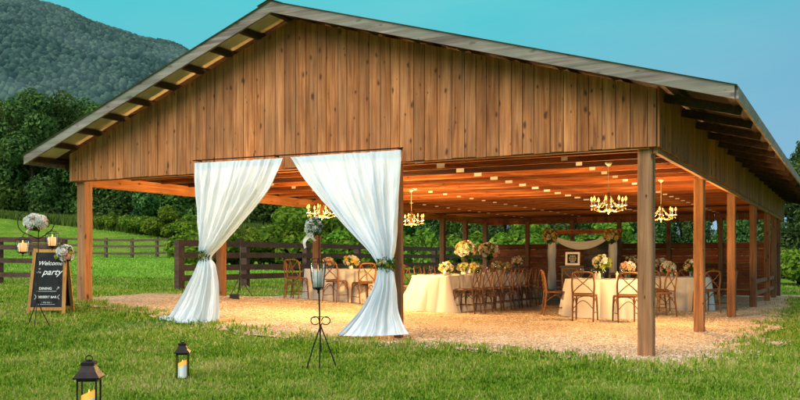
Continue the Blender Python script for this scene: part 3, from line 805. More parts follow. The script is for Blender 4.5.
rows_r = [(157,290,150,401),(178,303,170,400.5),(198,319,190,399),(216,335,210,398),(234,352,228,396.5),(250,368,246,395),(265,378,264,392),(276,377.5,276,394),(292,372,292,396.5),(312,360,312,399),(329,345,328,406),(334,340,334,410)]
drape(rows_r, 'white drape tied back beside the post at the right of the entrance', 32, 17, 6, (385.5, 264, .09))
m = MB(); xa, za = wallpt(193, 161.5, -.2); xb, zb = wallpt(403, 148.8, -.2)
tag(m.tube([(xa, -.2, za+.012), ((xa+xb)/2, -.2, (za+zb)/2+.012), (xb, -.2, zb+.012)], .009, 6).build('curtain_rod', 'iron'), 'thin dark curtain rod fixed along the gable boards above the drapes', 'curtain rod')
for i in range(3):
    x = lerp(xa, xb, (.02, .42, .98)[i]); m = MB(); m.box((0, .05, .012), (.02, .12, .02)); m.build('bracket', 'iron', bpy.data.objects['curtain_rod'], loc=(x, -.2, lerp(za, zb, (.02,.42,.98)[i])))

# ------------------------------------------------------------------ flowers
def bouquet(name, label, loc, rad, nbl, cols, group=None, vase=None, bsz=.05, squash=.8, leafn=300, leafs=.05, seed=1, zc=None, cat='flowers', trail=None):
    root = thing(name, label, cat, loc, 0, group); g = np.random.default_rng(seed); leafn = int(leafn*.65)
    zc = zc if zc is not None else rad*.7
    th = g.normal(size=(leafn,3)); th /= np.linalg.norm(th, axis=1)[:,None]
    c = th*rad*(.75+.4*g.random((leafn,1)))*np.array([1,1,squash])+np.array([0,0,zc])
    d = th+g.normal(0, .5, th.shape); d /= np.linalg.norm(d, axis=1)[:,None]
    a = np.cross(d, g.normal(size=c.shape)); a /= np.linalg.norm(a, axis=1)[:,None]; b = np.cross(d, a); s = (leafs*(.5+.8*g.random(leafn)))[:,None]
    mesh_np('foliage', np.stack([c-a*s, c-b*s*.4, c+a*s, c+b*s*.4], 1).reshape(-1,3), np.arange(leafn*4).reshape(-1,4), 'flowerleaf', root)
    m = MB(); m.lathe([(rad*.8*math.cos(t)*.999+.0005, zc+rad*.8*squash*math.sin(t)) for t in np.linspace(-PI/2, PI/2, 9)], 14); m.build('flower_mass', cols[0] if cols[0] == 'bloom_white' else 'flowerleaf', root, True)
    leafn = leafn
    for i in range(nbl):
        zz = 1-1.55*(i+.5)/nbl; rr = math.sqrt(max(0, 1-zz*zz)); t = i*2.39996+g.random()*.4
        o = bpy.data.objects.new('bloom', bloom_mesh(cols[i % len(cols)])); col.objects.link(o); o.parent = root
        k = rad*(.88+.2*g.random()); o.location = (math.cos(t)*rr*k, math.sin(t)*rr*k, zc+zz*k*squash)
        o.rotation_euler = Vector((math.cos(t)*rr, math.sin(t)*rr, zz+.15)).to_track_quat('Z', 'Y').to_euler(); o.scale = (bsz*(1.0+.5*g.random()),)*3
    if vase:
        kind, h, r = vase
        m = MB()
        if kind == 'trumpet': m.lathe([(r*1.1,0),(r*1.1,.012),(r*.35,.04),(r*.3,h*.3),(r*.45,h*.7),(r,h)], 14, closed=False)
        else: m.lathe([(r*.7,0),(r*.85,h*.3),(r*.75,h*.65),(r,h)], 14, closed=False)
        m.build('vase', 'glass' if kind != 'white' else 'china', root, True)
        m = MB()
        for i in range(7):
            t = i*.9; m.tube([(math.cos(t)*r*.2, math.sin(t)*r*.2, h*.15), (math.cos(t+.5)*r*.4, math.sin(t+.5)*r*.4, h*.8), (math.cos(t)*rad*.4, math.sin(t)*rad*.4, zc)], .004, 4)
        m.build('stems', 'flowerleaf', root)
    if trail:
        for (dx, dz, ln) in trail:
            m = MB(); n = 10; vs = []
            for i in range(n):
                t = i/(n-1); x = dx*t+.02*math.sin(t*7); z = zc-rad*.3+dz*t; w = .035*(1-.6*abs(t-.4))
                vs += [(x-w, -.04-.02*math.sin(t*5), z), (x+w, -.04+.02*math.sin(t*6), z+.01)]
            m.add(vs, [(2*i, 2*i+1, 2*i+3, 2*i+2) for i in range(n-1)]); m.build('ribbon', 'ribbon', root, True)
    return root

# ------------------------------------------------------------------ chairs and tables
K = 1/1.04
def make_chair(mat):
    root = thing('crossback_chair', 'x', 'chair')
    S = lambda *p: tuple(q*K for q in p)
    m = MB(); pr = []
    n = 20
    for i in range(n):
        t = 2*PI*i/n; c, s = math.cos(t), math.sin(t)
        e = .62; x = math.copysign(abs(c)**e, c)*(.215 if s > -.2 else .195); y = math.copysign(abs(s)**e, s)*.20+.01; pr.append((x, y))
    vs = []
    for z, k in ((.445, .96), (.452, 1.0), (.472, 1.0), (.480, .97)): vs += [S(x*k, y*k, z) for x, y in pr]
    fs = [tuple(reversed(range(n))), tuple(3*n+j for j in range(n))]
    for k in range(3): fs += [(k*n+j, k*n+(j+1)%n, k*n+n+(j+1)%n, k*n+n+j) for j in range(n)]
    m.add(vs, fs); m.build('seat', mat, root)
    for sx in (-1, 1):
        MB().tube([S(sx*.18, .17, .45), S(sx*.19, .185, .25), S(sx*.195, .20, 0)], [.017*K, .017*K, .013*K], 8).build('leg', mat, root, True)
        MB().tube([S(sx*.185, -.24, 0), S(sx*.185, -.21, .25), S(sx*.188, -.19, .47), S(sx*.198, -.215, .70), S(sx*.17, -.25, .855)], [.014*K,.017*K,.018*K,.017*K,.014*K], 8).build('back_leg', mat, root, True)
        a = [S(sx*.19, -.195, .50), S(sx*.10, -.215, .60), S(-sx*.02, -.232, .70), S(-sx*.12, -.245, .80), S(-sx*.155, -.25, .85)]
        MB().tube([(p[0], p[1]+sx*.006, p[2]) for p in a], .0105*K, 6).build('cross_bar', mat, root, True)
        MB().tube([S(sx*.185, .185, .30), S(sx*.15, .17, .40), S(sx*.05, .165, .44)], .008*K, 6).build('brace', mat, root, True)
        MB().tube([S(sx*.186, -.20, .28), S(sx*.186, 0, .41), S(sx*.19, .18, .28)], .008*K, 6).build('brace', mat, root, True)
        MB().tube([S(sx*.186, -.212, .16), S(sx*.192, .19, .16)], .009*K, 6).build('stretcher', mat, root, True)
    m = MB(); m.tube([S(-.185,-.235,.80), S(-.165,-.25,.86), S(-.08,-.268,.885), S(.08,-.268,.885), S(.165,-.25,.86), S(.185,-.235,.80)], .017*K, 8).build('top_rail', mat, root, True)
    MB().tube([S(-.19,-.193,.505), S(0,-.20,.50), S(.19,-.193,.505)], .011*K, 6).build('lower_rail', mat, root, True)
    MB().tube([S(-.186,-.205,.22), S(0,-.215,.38), S(.186,-.205,.22)], .008*K, 6).build('brace', mat, root, True)
    return root
CH = {'chairwood': make_chair('chairwood'), 'chairdark': make_chair('chairdark')}
used_c = {}
def chair(x, y, rz, mat, label, group):
    o = CH[mat] if mat not in used_c else copy_tree(CH[mat]); used_c[mat] = 1
    place(o, (x, y, terrain(x, y)+.012), rz, label); o['group'] = group
    return o
def face(x, y, tx, ty): return math.atan2(ty-y, tx-x)-PI/2
TH = .69
def table_under(name, label, cx, cy, hx, hy, z, rnd_=False):
    root = thing(name, label, 'table', (cx, cy, terrain(cx, cy)))
    g = root.location.z
    if rnd_: MB().lathe([(hx, 0), (hx, .025)], 32, (0, 0, z-.03-g)).build('tabletop', 'cratewood', root)
    else: MB().box((0, 0, z-.0175-g), (hx*2, hy*2, .025)).build('tabletop', 'cratewood', root)
    for sx in (-1, 1):
        for sy in (-1, 1):
            x, y = sx*hx*.62, sy*hy*.62; gg = terrain(cx+x, cy+y)-g
            MB().tube([(x, y, gg), (x, y, z-.03-g)], .02, 8).build('leg', 'iron', root)
    return root
def cloth(per, z, label, seed, nf, group=None, flare=None, cx=0, cy=0, low=.012, amp=.05):
    g = random.Random(seed); n = len(per); P = [Vector(p) for p in per]
    c = Vector((cx, cy)); nr = []
    for i in range(n):
        d = (P[(i+1) % n]-P[i-1]); q = Vector((d.y, -d.x)).normalized(); nr.append(q)
    Lc = [0]
    for i in range(n): Lc.append(Lc[-1]+(P[(i+1) % n]-P[i]).length)
    tot = Lc[-1]; zg = terrain(cx, cy); V = []; Fq = []
    fph = [g.uniform(0, 6.28) for _ in range(4)]
    lv = [0, .03, .12, .3, .5, .7, .85, .95, 1.0]
    for t in lv:
        for i in range(n):
            s = Lc[i]/tot; ph_ = nf*s+.35*math.sin(2*PI*s*4+fph[1])+fph[0]; f = (abs(math.sin(PI*ph_))**.7*2-1.05)*(1+.45*math.sin(2.3*int(ph_ % nf)+fph[2]))
            out = .004+t*.055+amp*f*t**.6*(1 if t > .05 else .4)
            if flare: out += flare(P[i])*t**1.7
            q = P[i]+nr[i]*out
            gz = terrain(q.x, q.y)+low+.012*(f+1)*.5
            top = z-(.0 if t == 0 else .004); zz = top+(gz-top)*t
            V.append((q.x-cx, q.y-cy, zz-zg))
    for k in range(len(lv)-1):
        for i in range(n): Fq.append((k*n+i, k*n+(i+1) % n, (k+1)*n+(i+1) % n, (k+1)*n+i))
    Fq = [tuple(reversed(q)) for q in Fq]
    Fq.append(tuple(range(n)))
    m = MB(); m.v = V; m.f = Fq
    o = m.build('tablecloth', 'cloth'); o.location = (cx, cy, zg)
    for p in o.data.polygons: p.use_smooth = len(p.vertices) == 4
    return tag(o, label, 'tablecloth', group)
def rect_per(x0, x1, y0, y1, st=.022, r=.03):
    p = []
    def seg(a, b):
        L = math.dist(a, b); n = max(2, int(L/st))
        for i in range(n): p.append((lerp(a[0], b[0], i/n), lerp(a[1], b[1], i/n)))
    seg((x0+r, y0), (x1-r, y0)); seg((x1-r, y0), (x1, y0+r)); seg((x1, y0+r), (x1, y1-r)); seg((x1, y1-r), (x1-r, y1)); seg((x1-r, y1), (x0+r, y1)); seg((x0+r, y1), (x0, y1-r)); seg((x0, y1-r), (x0, y0+r)); seg((x0, y0+r), (x0+r, y0))
    return p
def circ(cx, cy, r, n=260): return [(cx+r*math.cos(2*PI*i/n), cy+r*math.sin(2*PI*i/n)) for i in range(n)]

# long dining table (A)
ax0, ax1, ay0, ay1 = -5.55, -4.78, 5.0, 9.3
axc, ayc = (ax0+ax1)/2, (ay0+ay1)/2
ZA = terrain(axc, ayc)+TH+.03
table_under('dining_table', 'long dining table under the cream cloth in the middle of the barn', axc, ayc, (ax1-ax0)/2-.02, (ay1-ay0)/2-.02, ZA)
cloth(rect_per(ax0, ax1, ay0, ay1), ZA, 'long cream tablecloth spilling to the gravel on the long middle table', 41, 26, 'tablecloths', lambda p: .26*max(0, 1-(p.y-ay0)/.5)*(1.2 if p.x < axc else .4)+(.03), axc, ayc, amp=.045)
for i in range(8):
    y = 5.25+i*.53
    chair(-4.50+rnd.uniform(-.03, .03), y, PI/2+rnd.uniform(-.08, .08), 'chairdark', 'dark crossback chair, %s from near end, right side of long table' % ORD[i], 'chairs at the long table')
    chair(-5.86+rnd.uniform(-.03, .03), y+.02, -PI/2+rnd.uniform(-.08, .08), 'chairdark', 'dark crossback chair, %s from near end, left side of long table' % ORD[i], 'chairs at the long table')
# left table (B)
bx0, bx1, by0, by1 = -8.75, -7.2, 6.05, 6.85
bxc, byc = (bx0+bx1)/2, (by0+by1)/2; ZBt = terrain(bxc, byc)+TH+.03
table_under('dining_table', 'dining table under the cloth seen between the drapes', bxc, byc, (bx1-bx0)/2-.02, (by1-by0)/2-.02, ZBt)
cloth(rect_per(bx0, bx1, by0, by1), ZBt, 'warm lit tablecloth on the table seen between the drapes', 42, 14, 'tablecloths', None, bxc, byc)
for (x, y, rz, lb) in ((-8.72, 5.72, .1, 'honey brown crossback chair, back to us, at the left of the drape gap table'), (-7.68, 5.66, -.05, 'honey brown crossback chair, back to us, centred before the drape gap table'),
                       (-9.08, 6.3, -1.3, 'honey brown crossback chair at the left end of the table between the drapes'), (-7.12, 5.85, .95, 'crossback chair at the near right corner of the table between the drapes'),
                       (-6.8, 6.5, 1.6, 'crossback chair at the right end of that table, partly behind the right drape'), (-8.0, 7.2, PI+.1, 'crossback chair on the far side of the table between the drapes')):
    chair(x, y, rz, 'chairwood', lb, 'chairs at the table between the drapes')
for x, a in ((-5.35, 'left'), (-4.95, 'right')): chair(x, 9.62, PI+rnd.uniform(-.1, .1), 'chairdark', 'dark crossback chair at the far end of the long table, %s one' % a, 'chairs at the long table')
# round table (C)
cx_, cy_ = cam2w(3.84, 16.3); ZC = terrain(cx_, cy_)+TH+.03
table_under('round_table', 'round table under the white cloth beside the right front post', cx_, cy_, .70, .70, ZC, True)
cloth(circ(cx_, cy_, .72), ZC, 'white tablecloth hanging in deep folds on the round table beside the right front post', 43, 13, 'tablecloths', None, cx_, cy_, amp=.075)
for (px, py, lb) in ((585, 321.5, 'crossback chair with its back to us at the front left of the round table'), (626, 323, 'crossback chair with its back to us just left of the right front post'), (555, 316, 'crossback chair turned side on at the left of the front round table'),
                     (573, 308, 'crossback chair at the far left of the front round table'), (661, 317, 'crossback chair just right of the front post at the round table'), (637, 302, 'crossback chair on the far right side of the round table'), (600, 299, 'crossback chair on the far side of the round table')):
    x, y, _ = ground(px, py); chair(x, y, face(x, y, cx_, cy_)+rnd.uniform(-.1, .1), 'chairwood', lb, 'chairs at the front round table')
# second round table (D)
dx_, dy_ = -1.35, 9.6; ZD = terrain(dx_, dy_)+TH+.03
table_under('round_table', 'round table under the white cloth further back on the right', dx_, dy_, .62, .62, ZD, True)
cloth(circ(dx_, dy_, .64), ZD, 'white tablecloth on the round table further back on the right', 44, 12, 'tablecloths', None, dx_, dy_)
for a, lb in ((-1.9, 'crossback chair with its back to us before the far right round table'), (-2.9, 'crossback chair at the left of the far right round table'), (-.8, 'crossback chair at the near right of the far right round table'), (.4, 'crossback chair at the right of the far right round table'), (1.6, 'crossback chair on the far side of the far right round table')):
    x, y = dx_+math.cos(a)*.93, dy_+math.sin(a)*.93; chair(x, y, face(x, y, dx_, dy_), 'chairwood', lb, 'chairs at the far right round table')

# things on the long table
W, C, Y, P_, Lm, Or = 'bloom_white', 'bloom_cream', 'bloom_yellow', 'bloom_peach', 'bloom_lime', 'bloom_orange'
bouquet('tall_flower_arrangement', 'tall cream and peach flower arrangement in a trumpet vase, nearer on the long table', (axc, 6.75, ZA), .19, 30, [C,P_,Y,W,C], 'tall arrangements on the long table', ('trumpet', .44, .06), .075, .85, 420, .07, 51, .52)
bouquet('tall_flower_arrangement', 'tall peach and cream flower arrangement in a trumpet vase, farther on the long table', (axc, 8.0, ZA), .19, 30, [C,P_,C,W,Or], 'tall arrangements on the long table', ('trumpet', .42, .06), .075, .85, 420, .07, 52, .50)
for i, (x, y, r, cs) in enumerate(((axc, 5.75, .14, [Y,C,W]), (axc+.1, 6.4, .10, [Lm,C]), (axc-.05, 7.35, .14, [Lm,Y,C]), (axc, 8.6, .13, [Y,C,Y]), (axc, 9.1, .10, [C,Y]))):
    bouquet('low_flower_arrangement', 'low %s flower arrangement, %s from the near end of the long table' % (('yellow and cream','lime and cream','lime and yellow','yellow and cream','cream')[i], ORD[i]), (x, y, ZA), r, 16, cs, 'low arrangements on the long table', ('white' if i % 2 else 'glass', .11, .06), .055, .7, 160, .045, 60+i, .15)
def make_glass():
    root = thing('wine_glass', 'x', 'glass')
    MB().lathe([(.034,0),(.034,.003),(.005,.008),(.0045,.085),(.02,.10),(.036,.13),(.037,.16),(.030,.195)], 12, closed=False).build('goblet', 'glass', root, True); return root
def make_candle():
    root = thing('candle', 'x', 'candle')
    MB().lathe([(.028,0),(.028,.11),(.024,.112),(.004,.108)], 12).build('wax', 'wax', root, True)
    MB().lathe([(.001,.112),(.006,.12),(.004,.132),(.0005,.145)], 6).build('flame', 'bulb', root, True); return root
def make_plate():
    root = thing('dinner_plate', 'x', 'plate')
    MB().lathe([(.06,0),(.12,.012),(.122,.016),(.07,.006)], 20).build('plate', 'china', root, True)
    m = MB(); m.box((0, 0, .022), (.06, .16, .012)); m.build('napkin', 'napkin', root); return root
G0, C0, P0 = make_glass(), make_candle(), make_plate(); fl = {}
def put(proto, x, y, z, label, group):
    o = proto if proto.name not in fl else copy_tree(proto); fl[proto.name] = 1
    place(o, (x, y, z+.001), rnd.uniform(-.1, .1), label); o['group'] = group
for i in range(8):
    y = 5.25+i*.53
    for s, sd in ((1, 'right'), (-1, 'left')):
        put(P0, axc+s*.26, y, ZA, 'plate with brown napkin, %s from near end, %s side of long table' % (ORD[i], sd), 'plates on the long table')
        put(G0, axc+s*.17, y+.16, ZA, 'wine glass, %s from near end, %s side of long table' % (ORD[i], sd), 'glasses on the long table')
for i in range(7):
    put(C0, axc+(-1)**i*.09, 5.5+i*.55, ZA, 'lit white pillar candle, %s from the near end of the long table' % ORD[i], 'candles on the long table')
# other table flowers
bouquet('flower_arrangement', 'white and lime flowers in a tall glass vase on the front round table', (cx_-.02, cy_-.1, ZC), .15, 24, [W,Lm,C,Lm,W], None, ('trumpet', .22, .055), .06, .8, 300, .06, 71, .30)
bouquet('flower_arrangement', 'white and peach flowers on the front round table, half behind the front post', (cx_+.42, cy_+.1, ZC), .11, 14, [W,P_,W], None, ('glass', .16, .05), .055, .8, 160, .05, 72, .22)
bouquet('flower_arrangement', 'cream flowers on the table between the drapes', (-7.75, 6.4, ZBt), .14, 18, [C,Y,W], None, ('white', .10, .06), .065, .75, 220, .05, 73, .17)
bouquet('flower_arrangement', 'peach flowers at the left of the table between the drapes', (-8.3, 6.35, ZBt), .10, 12, [P_,C], None, ('glass', .10, .05), .055, .75, 140, .045, 74, .16)
bouquet('flower_arrangement', 'peach and white flowers at the left of the far right round table', (dx_-.22, dy_-.1, ZD), .14, 18, [P_,W,C], None, ('glass', .13, .05), .065, .8, 240, .05, 75, .2)
bouquet('flower_arrangement', 'cream flowers with dark stems at the right of the far right round table', (dx_+.25, dy_, ZD), .13, 14, [C,P_,W], None, ('glass', .14, .05), .06, .9, 260, .06, 76, .24)
for i, (x, y, z, lb) in enumerate(((cx_-.35, cy_-.25, ZC, 'left front'), (cx_+.1, cy_-.4, ZC, 'middle front'), (cx_+.38, cy_-.25, ZC, 'right front'), (cx_-.3, cy_+.3, ZC, 'left rear'))):
    put(G0, x, y, z, 'wine glass at the %s of the front round table' % lb, 'glasses on the front round table')

NM = ['near left', 'near right', 'right', 'far right', 'far left', 'left']
for (tx_, ty_, tz_, tr, tn, o_) in ((cx_, cy_, ZC, .48, 'front round table', -2.1), (dx_, dy_, ZD, .42, 'far right round table', -2.1)):
    for i in range(6):
        a = o_+i*PI/3; put(P0, tx_+math.cos(a)*tr, ty_+math.sin(a)*tr, tz_, 'white plate with brown napkin at the %s of the %s' % (NM[i], tn), 'plates on the '+tn)
    for i in range(3):
        a = o_+.4+i*2.1; put(C0, tx_+math.cos(a)*.24, ty_+math.sin(a)*.24, tz_, 'lit white pillar candle at the %s of the %s centrepiece' % (('front', 'right', 'left')[i], tn), 'candles on the '+tn)
for i in range(4):
    put(G0, bx0+.25+i*.35, by0+.2, ZBt, 'wine glass, %s from the left on the table between the drapes' % ORD[i], 'glasses on the table between the drapes')
# ------------------------------------------------------------------ arbor, backdrop, cabinet, crates at the rear
ay = 12.6
root = thing('arbor', 'rustic wooden arbor with crossbeam wrapped in white cloth at the rear', 'arbor', (-4.36, ay, terrain(-4.36, ay)))
for sx in (-1, 1):
    MB().box((sx*.82, 0, .86), (.10, .10, 1.76)).build('post', 'warmpost', root)
    m = MB(); n = 24; vs = []
    for k in range(9):
        z = lerp(.25, 1.62, k/8)
        for j in range(n):
            t = 2*PI*j/n; rr = .10+.012*math.sin(7*t+k*.6)+.01*math.sin(k*1.3); vs.append((sx*.82+rr*math.cos(t), rr*math.sin(t), z))
    m.add(vs, [(k*n+j, k*n+(j+1)%n, k*n+n+(j+1)%n, k*n+n+j) for k in range(8) for j in range(n)]); m.build('cloth_wrap', 'swag', root, True)
MB().box((0, .0, 1.79), (2.1, .11, .11)).build('crossbeam', 'truss', root)
m = MB(); vs = []; n = 30
for i in range(n+1):
    s = i/n; x = lerp(-.80, .80, s); sag = .26*(4*s*(1-s))
    for j in range(9):
        q = j/8; vs.append((x, -.10-.05*math.sin(q*PI)-.012*math.sin(q*14+s*3), 1.72-sag*(.75+.55*q)-.05*q-(.02*q)))
m.add(vs, [(i*9+j, i*9+j+1, i*9+10+j, i*9+9+j) for i in range(n) for j in range(8)])
o = m.build('fabric_swag', 'swag', None, True); o.location = (-4.36, ay, terrain(-4.36, ay)); tag(o, 'white cloth swag sagging between the tops of the arbor posts', 'swag')
for sx, nm in ((-1, 'left'), (1, 'right')):
    bouquet('flower_cluster', 'orange and yellow flower cluster on the top %s corner of the arbor' % nm, (-4.36+sx*.82, ay-.16, terrain(-4.36, ay)+1.58), .17, 22, [Y,Or,Y,C,Y,P_], 'flower clusters on the arbor', None, .07, 1.0, 300, .06, 80+sx, .08)
# tall plank panel behind
px_, py_ = -4.55, 15.2
root = thing('plank_panel', 'grey weathered plank panel standing behind the arbor', 'panel', (px_, py_, terrain(px_, py_)))
m = MB()
for i in range(8): m.box((0, rnd.uniform(-.005, .005), .12+i*.205), (.95, .03, .195))
m.build('planks', 'greyboard', root); m = MB()
for sx in (-.38, .38): m.box((sx, .04, .84), (.09, .04, 1.66))
m.build('batten', 'greyboard', root)
# black cabinet with framed sign
kx, ky = -3.75, 9.7; kz = terrain(kx, ky)
root = thing('cabinet', 'black cabinet behind the front round table carrying the framed sign', 'cabinet', (kx, ky, kz), R(8))
MB().box((0, 0, .46), (.50, .30, .84)).build('body', 'black', root); MB().box((0, 0, .90), (.56, .36, .04)).build('top', 'black', root)
for sx in (-.125, .125):
    d = MB().box((sx, -.158, .46), (.235, .014, .74)).build('door', 'black', root); MB().lathe([(.01,0),(.014,.012),(.004,.022)], 8, (0, 0, 0)).build('handle', 'gold', d, loc=(sx*.25, -.17, .5)).rotation_euler = (PI/2, 0, 0)
for sx in (-.2, .2):
    for sy in (-.1, .1): MB().box((sx, sy, .015), (.05, .05, .05)).build('foot', 'black', root)
def text_mesh(s, size, shear=0, bold=0, align='CENTER'):
    cu = bpy.data.curves.new('lettering', 'FONT'); cu.body = s; cu.size = size; cu.shear = shear; cu.align_x = align; cu.offset = bold; cu.resolution_u = 3
    ob = bpy.data.objects.new('lettering', cu); col.objects.link(ob)
    dg = bpy.context.evaluated_depsgraph_get(); me = bpy.data.meshes.new_from_object(ob.evaluated_get(dg))
    bpy.data.objects.remove(ob); bpy.data.curves.remove(cu)
    return me
def lettering(s, size, loc, rot, parent, mat='chalk', shear=0, bold=0, align='CENTER'):
    me = text_mesh(s, size, shear, bold, align); me.materials.clear(); me.materials.append(MATS[mat])
    o = bpy.data.objects.new('lettering', me); col.objects.link(o); o.parent = parent; o.location = loc; o.rotation_euler = rot; return o
fr = thing('framed_sign', 'small black sign in a white picture frame on the black cabinet', 'sign', (kx, ky-.02, kz+.922), R(8))
MB().box((0, .0, .16), (.24, .012, .24), Matrix.Rotation(R(-8), 3, 'X')).build('panel', 'board', fr)
m = MB(); rm = Matrix.Rotation(R(-8), 3, 'X')
for c, d in (((0,-.004,.29),(.33,.03,.045)), ((0,-.004,.03),(.33,.03,.045)), ((-.142,-.004,.16),(.045,.03,.215)), ((.142,-.004,.16),(.045,.03,.215))):
    m.box(tuple(rm @ (Vector(c)-Vector((0,0,.16)))+Vector((0,0,.16))), d, rm)
m.build('frame', 'white', fr)
for k, (wd, z) in enumerate(((.13, .22), (.17, .175), (.15, .13), (.10, .09))):
    m = MB(); 
    for q in range(5): m.box((-wd/2+wd*(q+.5)/5, -.009-(z-.16)*-.14, z), (wd/5*.7, .002, .014 if q % 2 else .02))
    m.build('writing', 'chalk', fr)
# console with crate and flowers
ex, ey = -2.75, 12.3; ez = terrain(ex, ey)
root = thing('console_table', 'dark wooden console table behind the round table near the front post', 'table', (ex, ey, ez))
MB().box((0, 0, .72), (1.5, .5, .05)).build('tabletop', 'cratewood', root)
for sx in (-.68, .68):
    for sy in (-.2, .2): MB().box((sx, sy, .35), (.07, .07, .70)).build('leg', 'chairdark', root)
MB().box((0, -.21, .64), (1.29, .03, .1)).build('apron', 'chairdark', root)
root = thing('wooden_crate', 'slatted brown wooden crate on the console table', 'crate', (ex-.2, ey, ez+.746))
m = MB()
for z in (.05, .13, .21):
    for sy in (-.15, .15): m.box((0, sy, z), (.60, .014, .065))
m.build('long_slats', 'cratewood', root); m = MB()
for z in (.05, .13, .21):
    for sx in (-.293, .293): m.box((sx, 0, z), (.014, .284, .065))
m.build('end_slats', 'cratewood', root); MB().box((0, 0, .009), (.57, .28, .014)).build('base', 'cratewood', root)
bouquet('flower_arrangement', 'pink and cream flowers standing in the wooden crate', (ex-.2, ey, ez+.765), .18, 20, [P_,C,W], None, None, .07, .7, 300, .07, 91, .26)
bouquet('flower_arrangement', 'white flowers in a glass vase on the right end of the console table', (ex+.5, ey-.05, ez+.746), .13, 14, [W,P_], None, ('glass', .16, .05), .06, .8, 200, .05, 92, .24)
bouquet('flower_arrangement', 'pale pink flowers in a glass vase by the left arbor post', (-5.95, 12.0, terrain(-5.95, 12)+.745), .13, 14, [P_,W], None, ('glass', .15, .05), .06, .8, 180, .05, 93, .23)
root = thing('side_table', 'small dark side table at the rear left of the arbor', 'table', (-5.95, 12.0, terrain(-5.95, 12)))
MB().lathe([(.28,.71),(.28,.74)], 24).build('tabletop', 'chairdark', root)
for a in range(3):
    t = a*2.094; MB().tube([(math.cos(t)*.1, math.sin(t)*.1, .71), (math.cos(t)*.22, math.sin(t)*.22, 0)], .016, 6).build('leg', 'chairdark', root)

# ------------------------------------------------------------------ chandeliers
def make_chandelier(drop):
    root = thing('chandelier', 'x', 'chandelier')      # origin at the ceiling
    MB().lathe([(.045,0),(.05,-.02),(.02,-.05),(.006,-.06)], 14).build('canopy', 'white', root, True)
    MB().tube([(0,0,-.05),(0,0,-drop+.20)], .005, 6).build('rod', 'white', root)
    b = -drop
    MB().lathe([(.004,b+.22),(.018,b+.20),(.012,b+.15),(.035,b+.10),(.016,b+.05),(.045,b+.0),(.03,b-.03),(.008,b-.05),(.016,b-.065),(.002,b-.08)], 14).build('body', 'gold', root, True)
    for i in range(8):
        t = 2*PI*i/8; c, s = math.cos(t), math.sin(t)
        pts = [(.03*c,.03*s,b+.0),(.10*c,.10*s,b-.045),(.17*c,.17*s,b-.03),(.225*c,.225*s,b+.01),(.235*c,.235*s,b+.035)]
        arm = MB().tube(pts, .006, 6).build('arm', 'gold', root, True)
        MB().lathe([(.004,-.01),(.024,0),(.026,.008),(.012,.012),(.009,.016),(.009,.065)], 10).build('candle_cup', 'wax', arm, True, (.235*c, .235*s, b+.035))
        MB().lathe([(.004,0),(.016,.015),(.014,.036),(.001,.066)], 8).build('bulb', 'bulb', arm, True, (.235*c, .235*s, b+.10))
        m = MB(); pb, rb_ = [], []
        for k in range(7):
            q = k/6; rr = lerp(.03, .235, q); z = b+.15*(1-q)**2+.02*q-.06*math.sin(PI*q)*.6+(.02)
            pb.append((rr*c, rr*s, z)); rb_.append(.0048)
            if k < 6:
                q = (k+.5)/6; pb.append((lerp(.03, .235, q)*c, lerp(.03, .235, q)*s, b+.15*(1-q)**2+.02*q-.036*math.sin(PI*q)+.02)); rb_.append(.0015)
        m.tube(pb, rb_, 6).build('bead_string', 'crystal', arm)
        MB().lathe([(.001,-.03),(.009,-.012),(.001,.006)], 6, (.235*c, .235*s, b+.0)).build('pendant', 'crystal', arm)
    return root
cz_ = 2.46; drop = .64
ch0 = make_chandelier(drop)
for i, (x, y, lb) in enumerate(((-1.0, 2.1, 'brass candle chandelier hanging just left of the right front post'), (-5.5, 1.75, 'brass candle chandelier seen through the gap beside the right drape'), (-5.5, 4.9, 'brass candle chandelier hanging just right of the right drape'), (-.85, 5.0, 'brass candle chandelier hanging just right of the right front post'))):
    o = ch0 if i == 0 else copy_tree(ch0); place(o, (x, y, cz_), rnd.uniform(0, 1), lb); o['group'] = 'lit chandeliers under the barn roof'
    li = bpy.data.lights.new('chandelier_light', 'POINT'); li.energy = (150, 310, 240, 170)[i]; li.color = (1, .56, .20); li.shadow_soft_size = .10
    lo = bpy.data.objects.new('light', li); col.objects.link(lo); lo.parent = o; lo.location = (0, 0, -drop-.20)

# ------------------------------------------------------------------ floor uplight and its tripod
gx, gy, gz = ground(240, 297)
root = thing('tripod_stand', 'black tripod stand on the gravel beside the left drape', 'tripod', (gx, gy, gz+.01))
MB().tube([(0,0,.12),(0,0,.62)], .014, 8).build('pole', 'black', root); MB().tube([(0,0,.58),(0,0,1.12)], .009, 8).build('upper_pole', 'black', root)
MB().lathe([(.02,.40),(.024,.42),(.024,.47),(.02,.49)], 10).build('collar', 'black', root)
for a in (.3, 2.4, 4.5): MB().tube([(0,0,.44),(math.cos(a)*.13, math.sin(a)*.13,.20),(math.cos(a)*.27, math.sin(a)*.27, 0)], .009, 6).build('leg', 'black', root)
MB().box((0,0,1.15), (.10,.10,.07)).build('head', 'black', root)
ux, uy, uz = ground(234.5, 299.5)
root = thing('floor_uplight', 'small black floor uplight at the foot of the tripod', 'light', (ux, uy, uz+.012), .5)
MB().box((0,0,.05), (.16,.12,.075)).build('housing', 'black', root); MB().box((0,0,.0935), (.13,.09,.012)).build('lens', 'glass', root)
MB().box((0,.0,.006), (.2,.10,.012)).build('bracket', 'black', root)

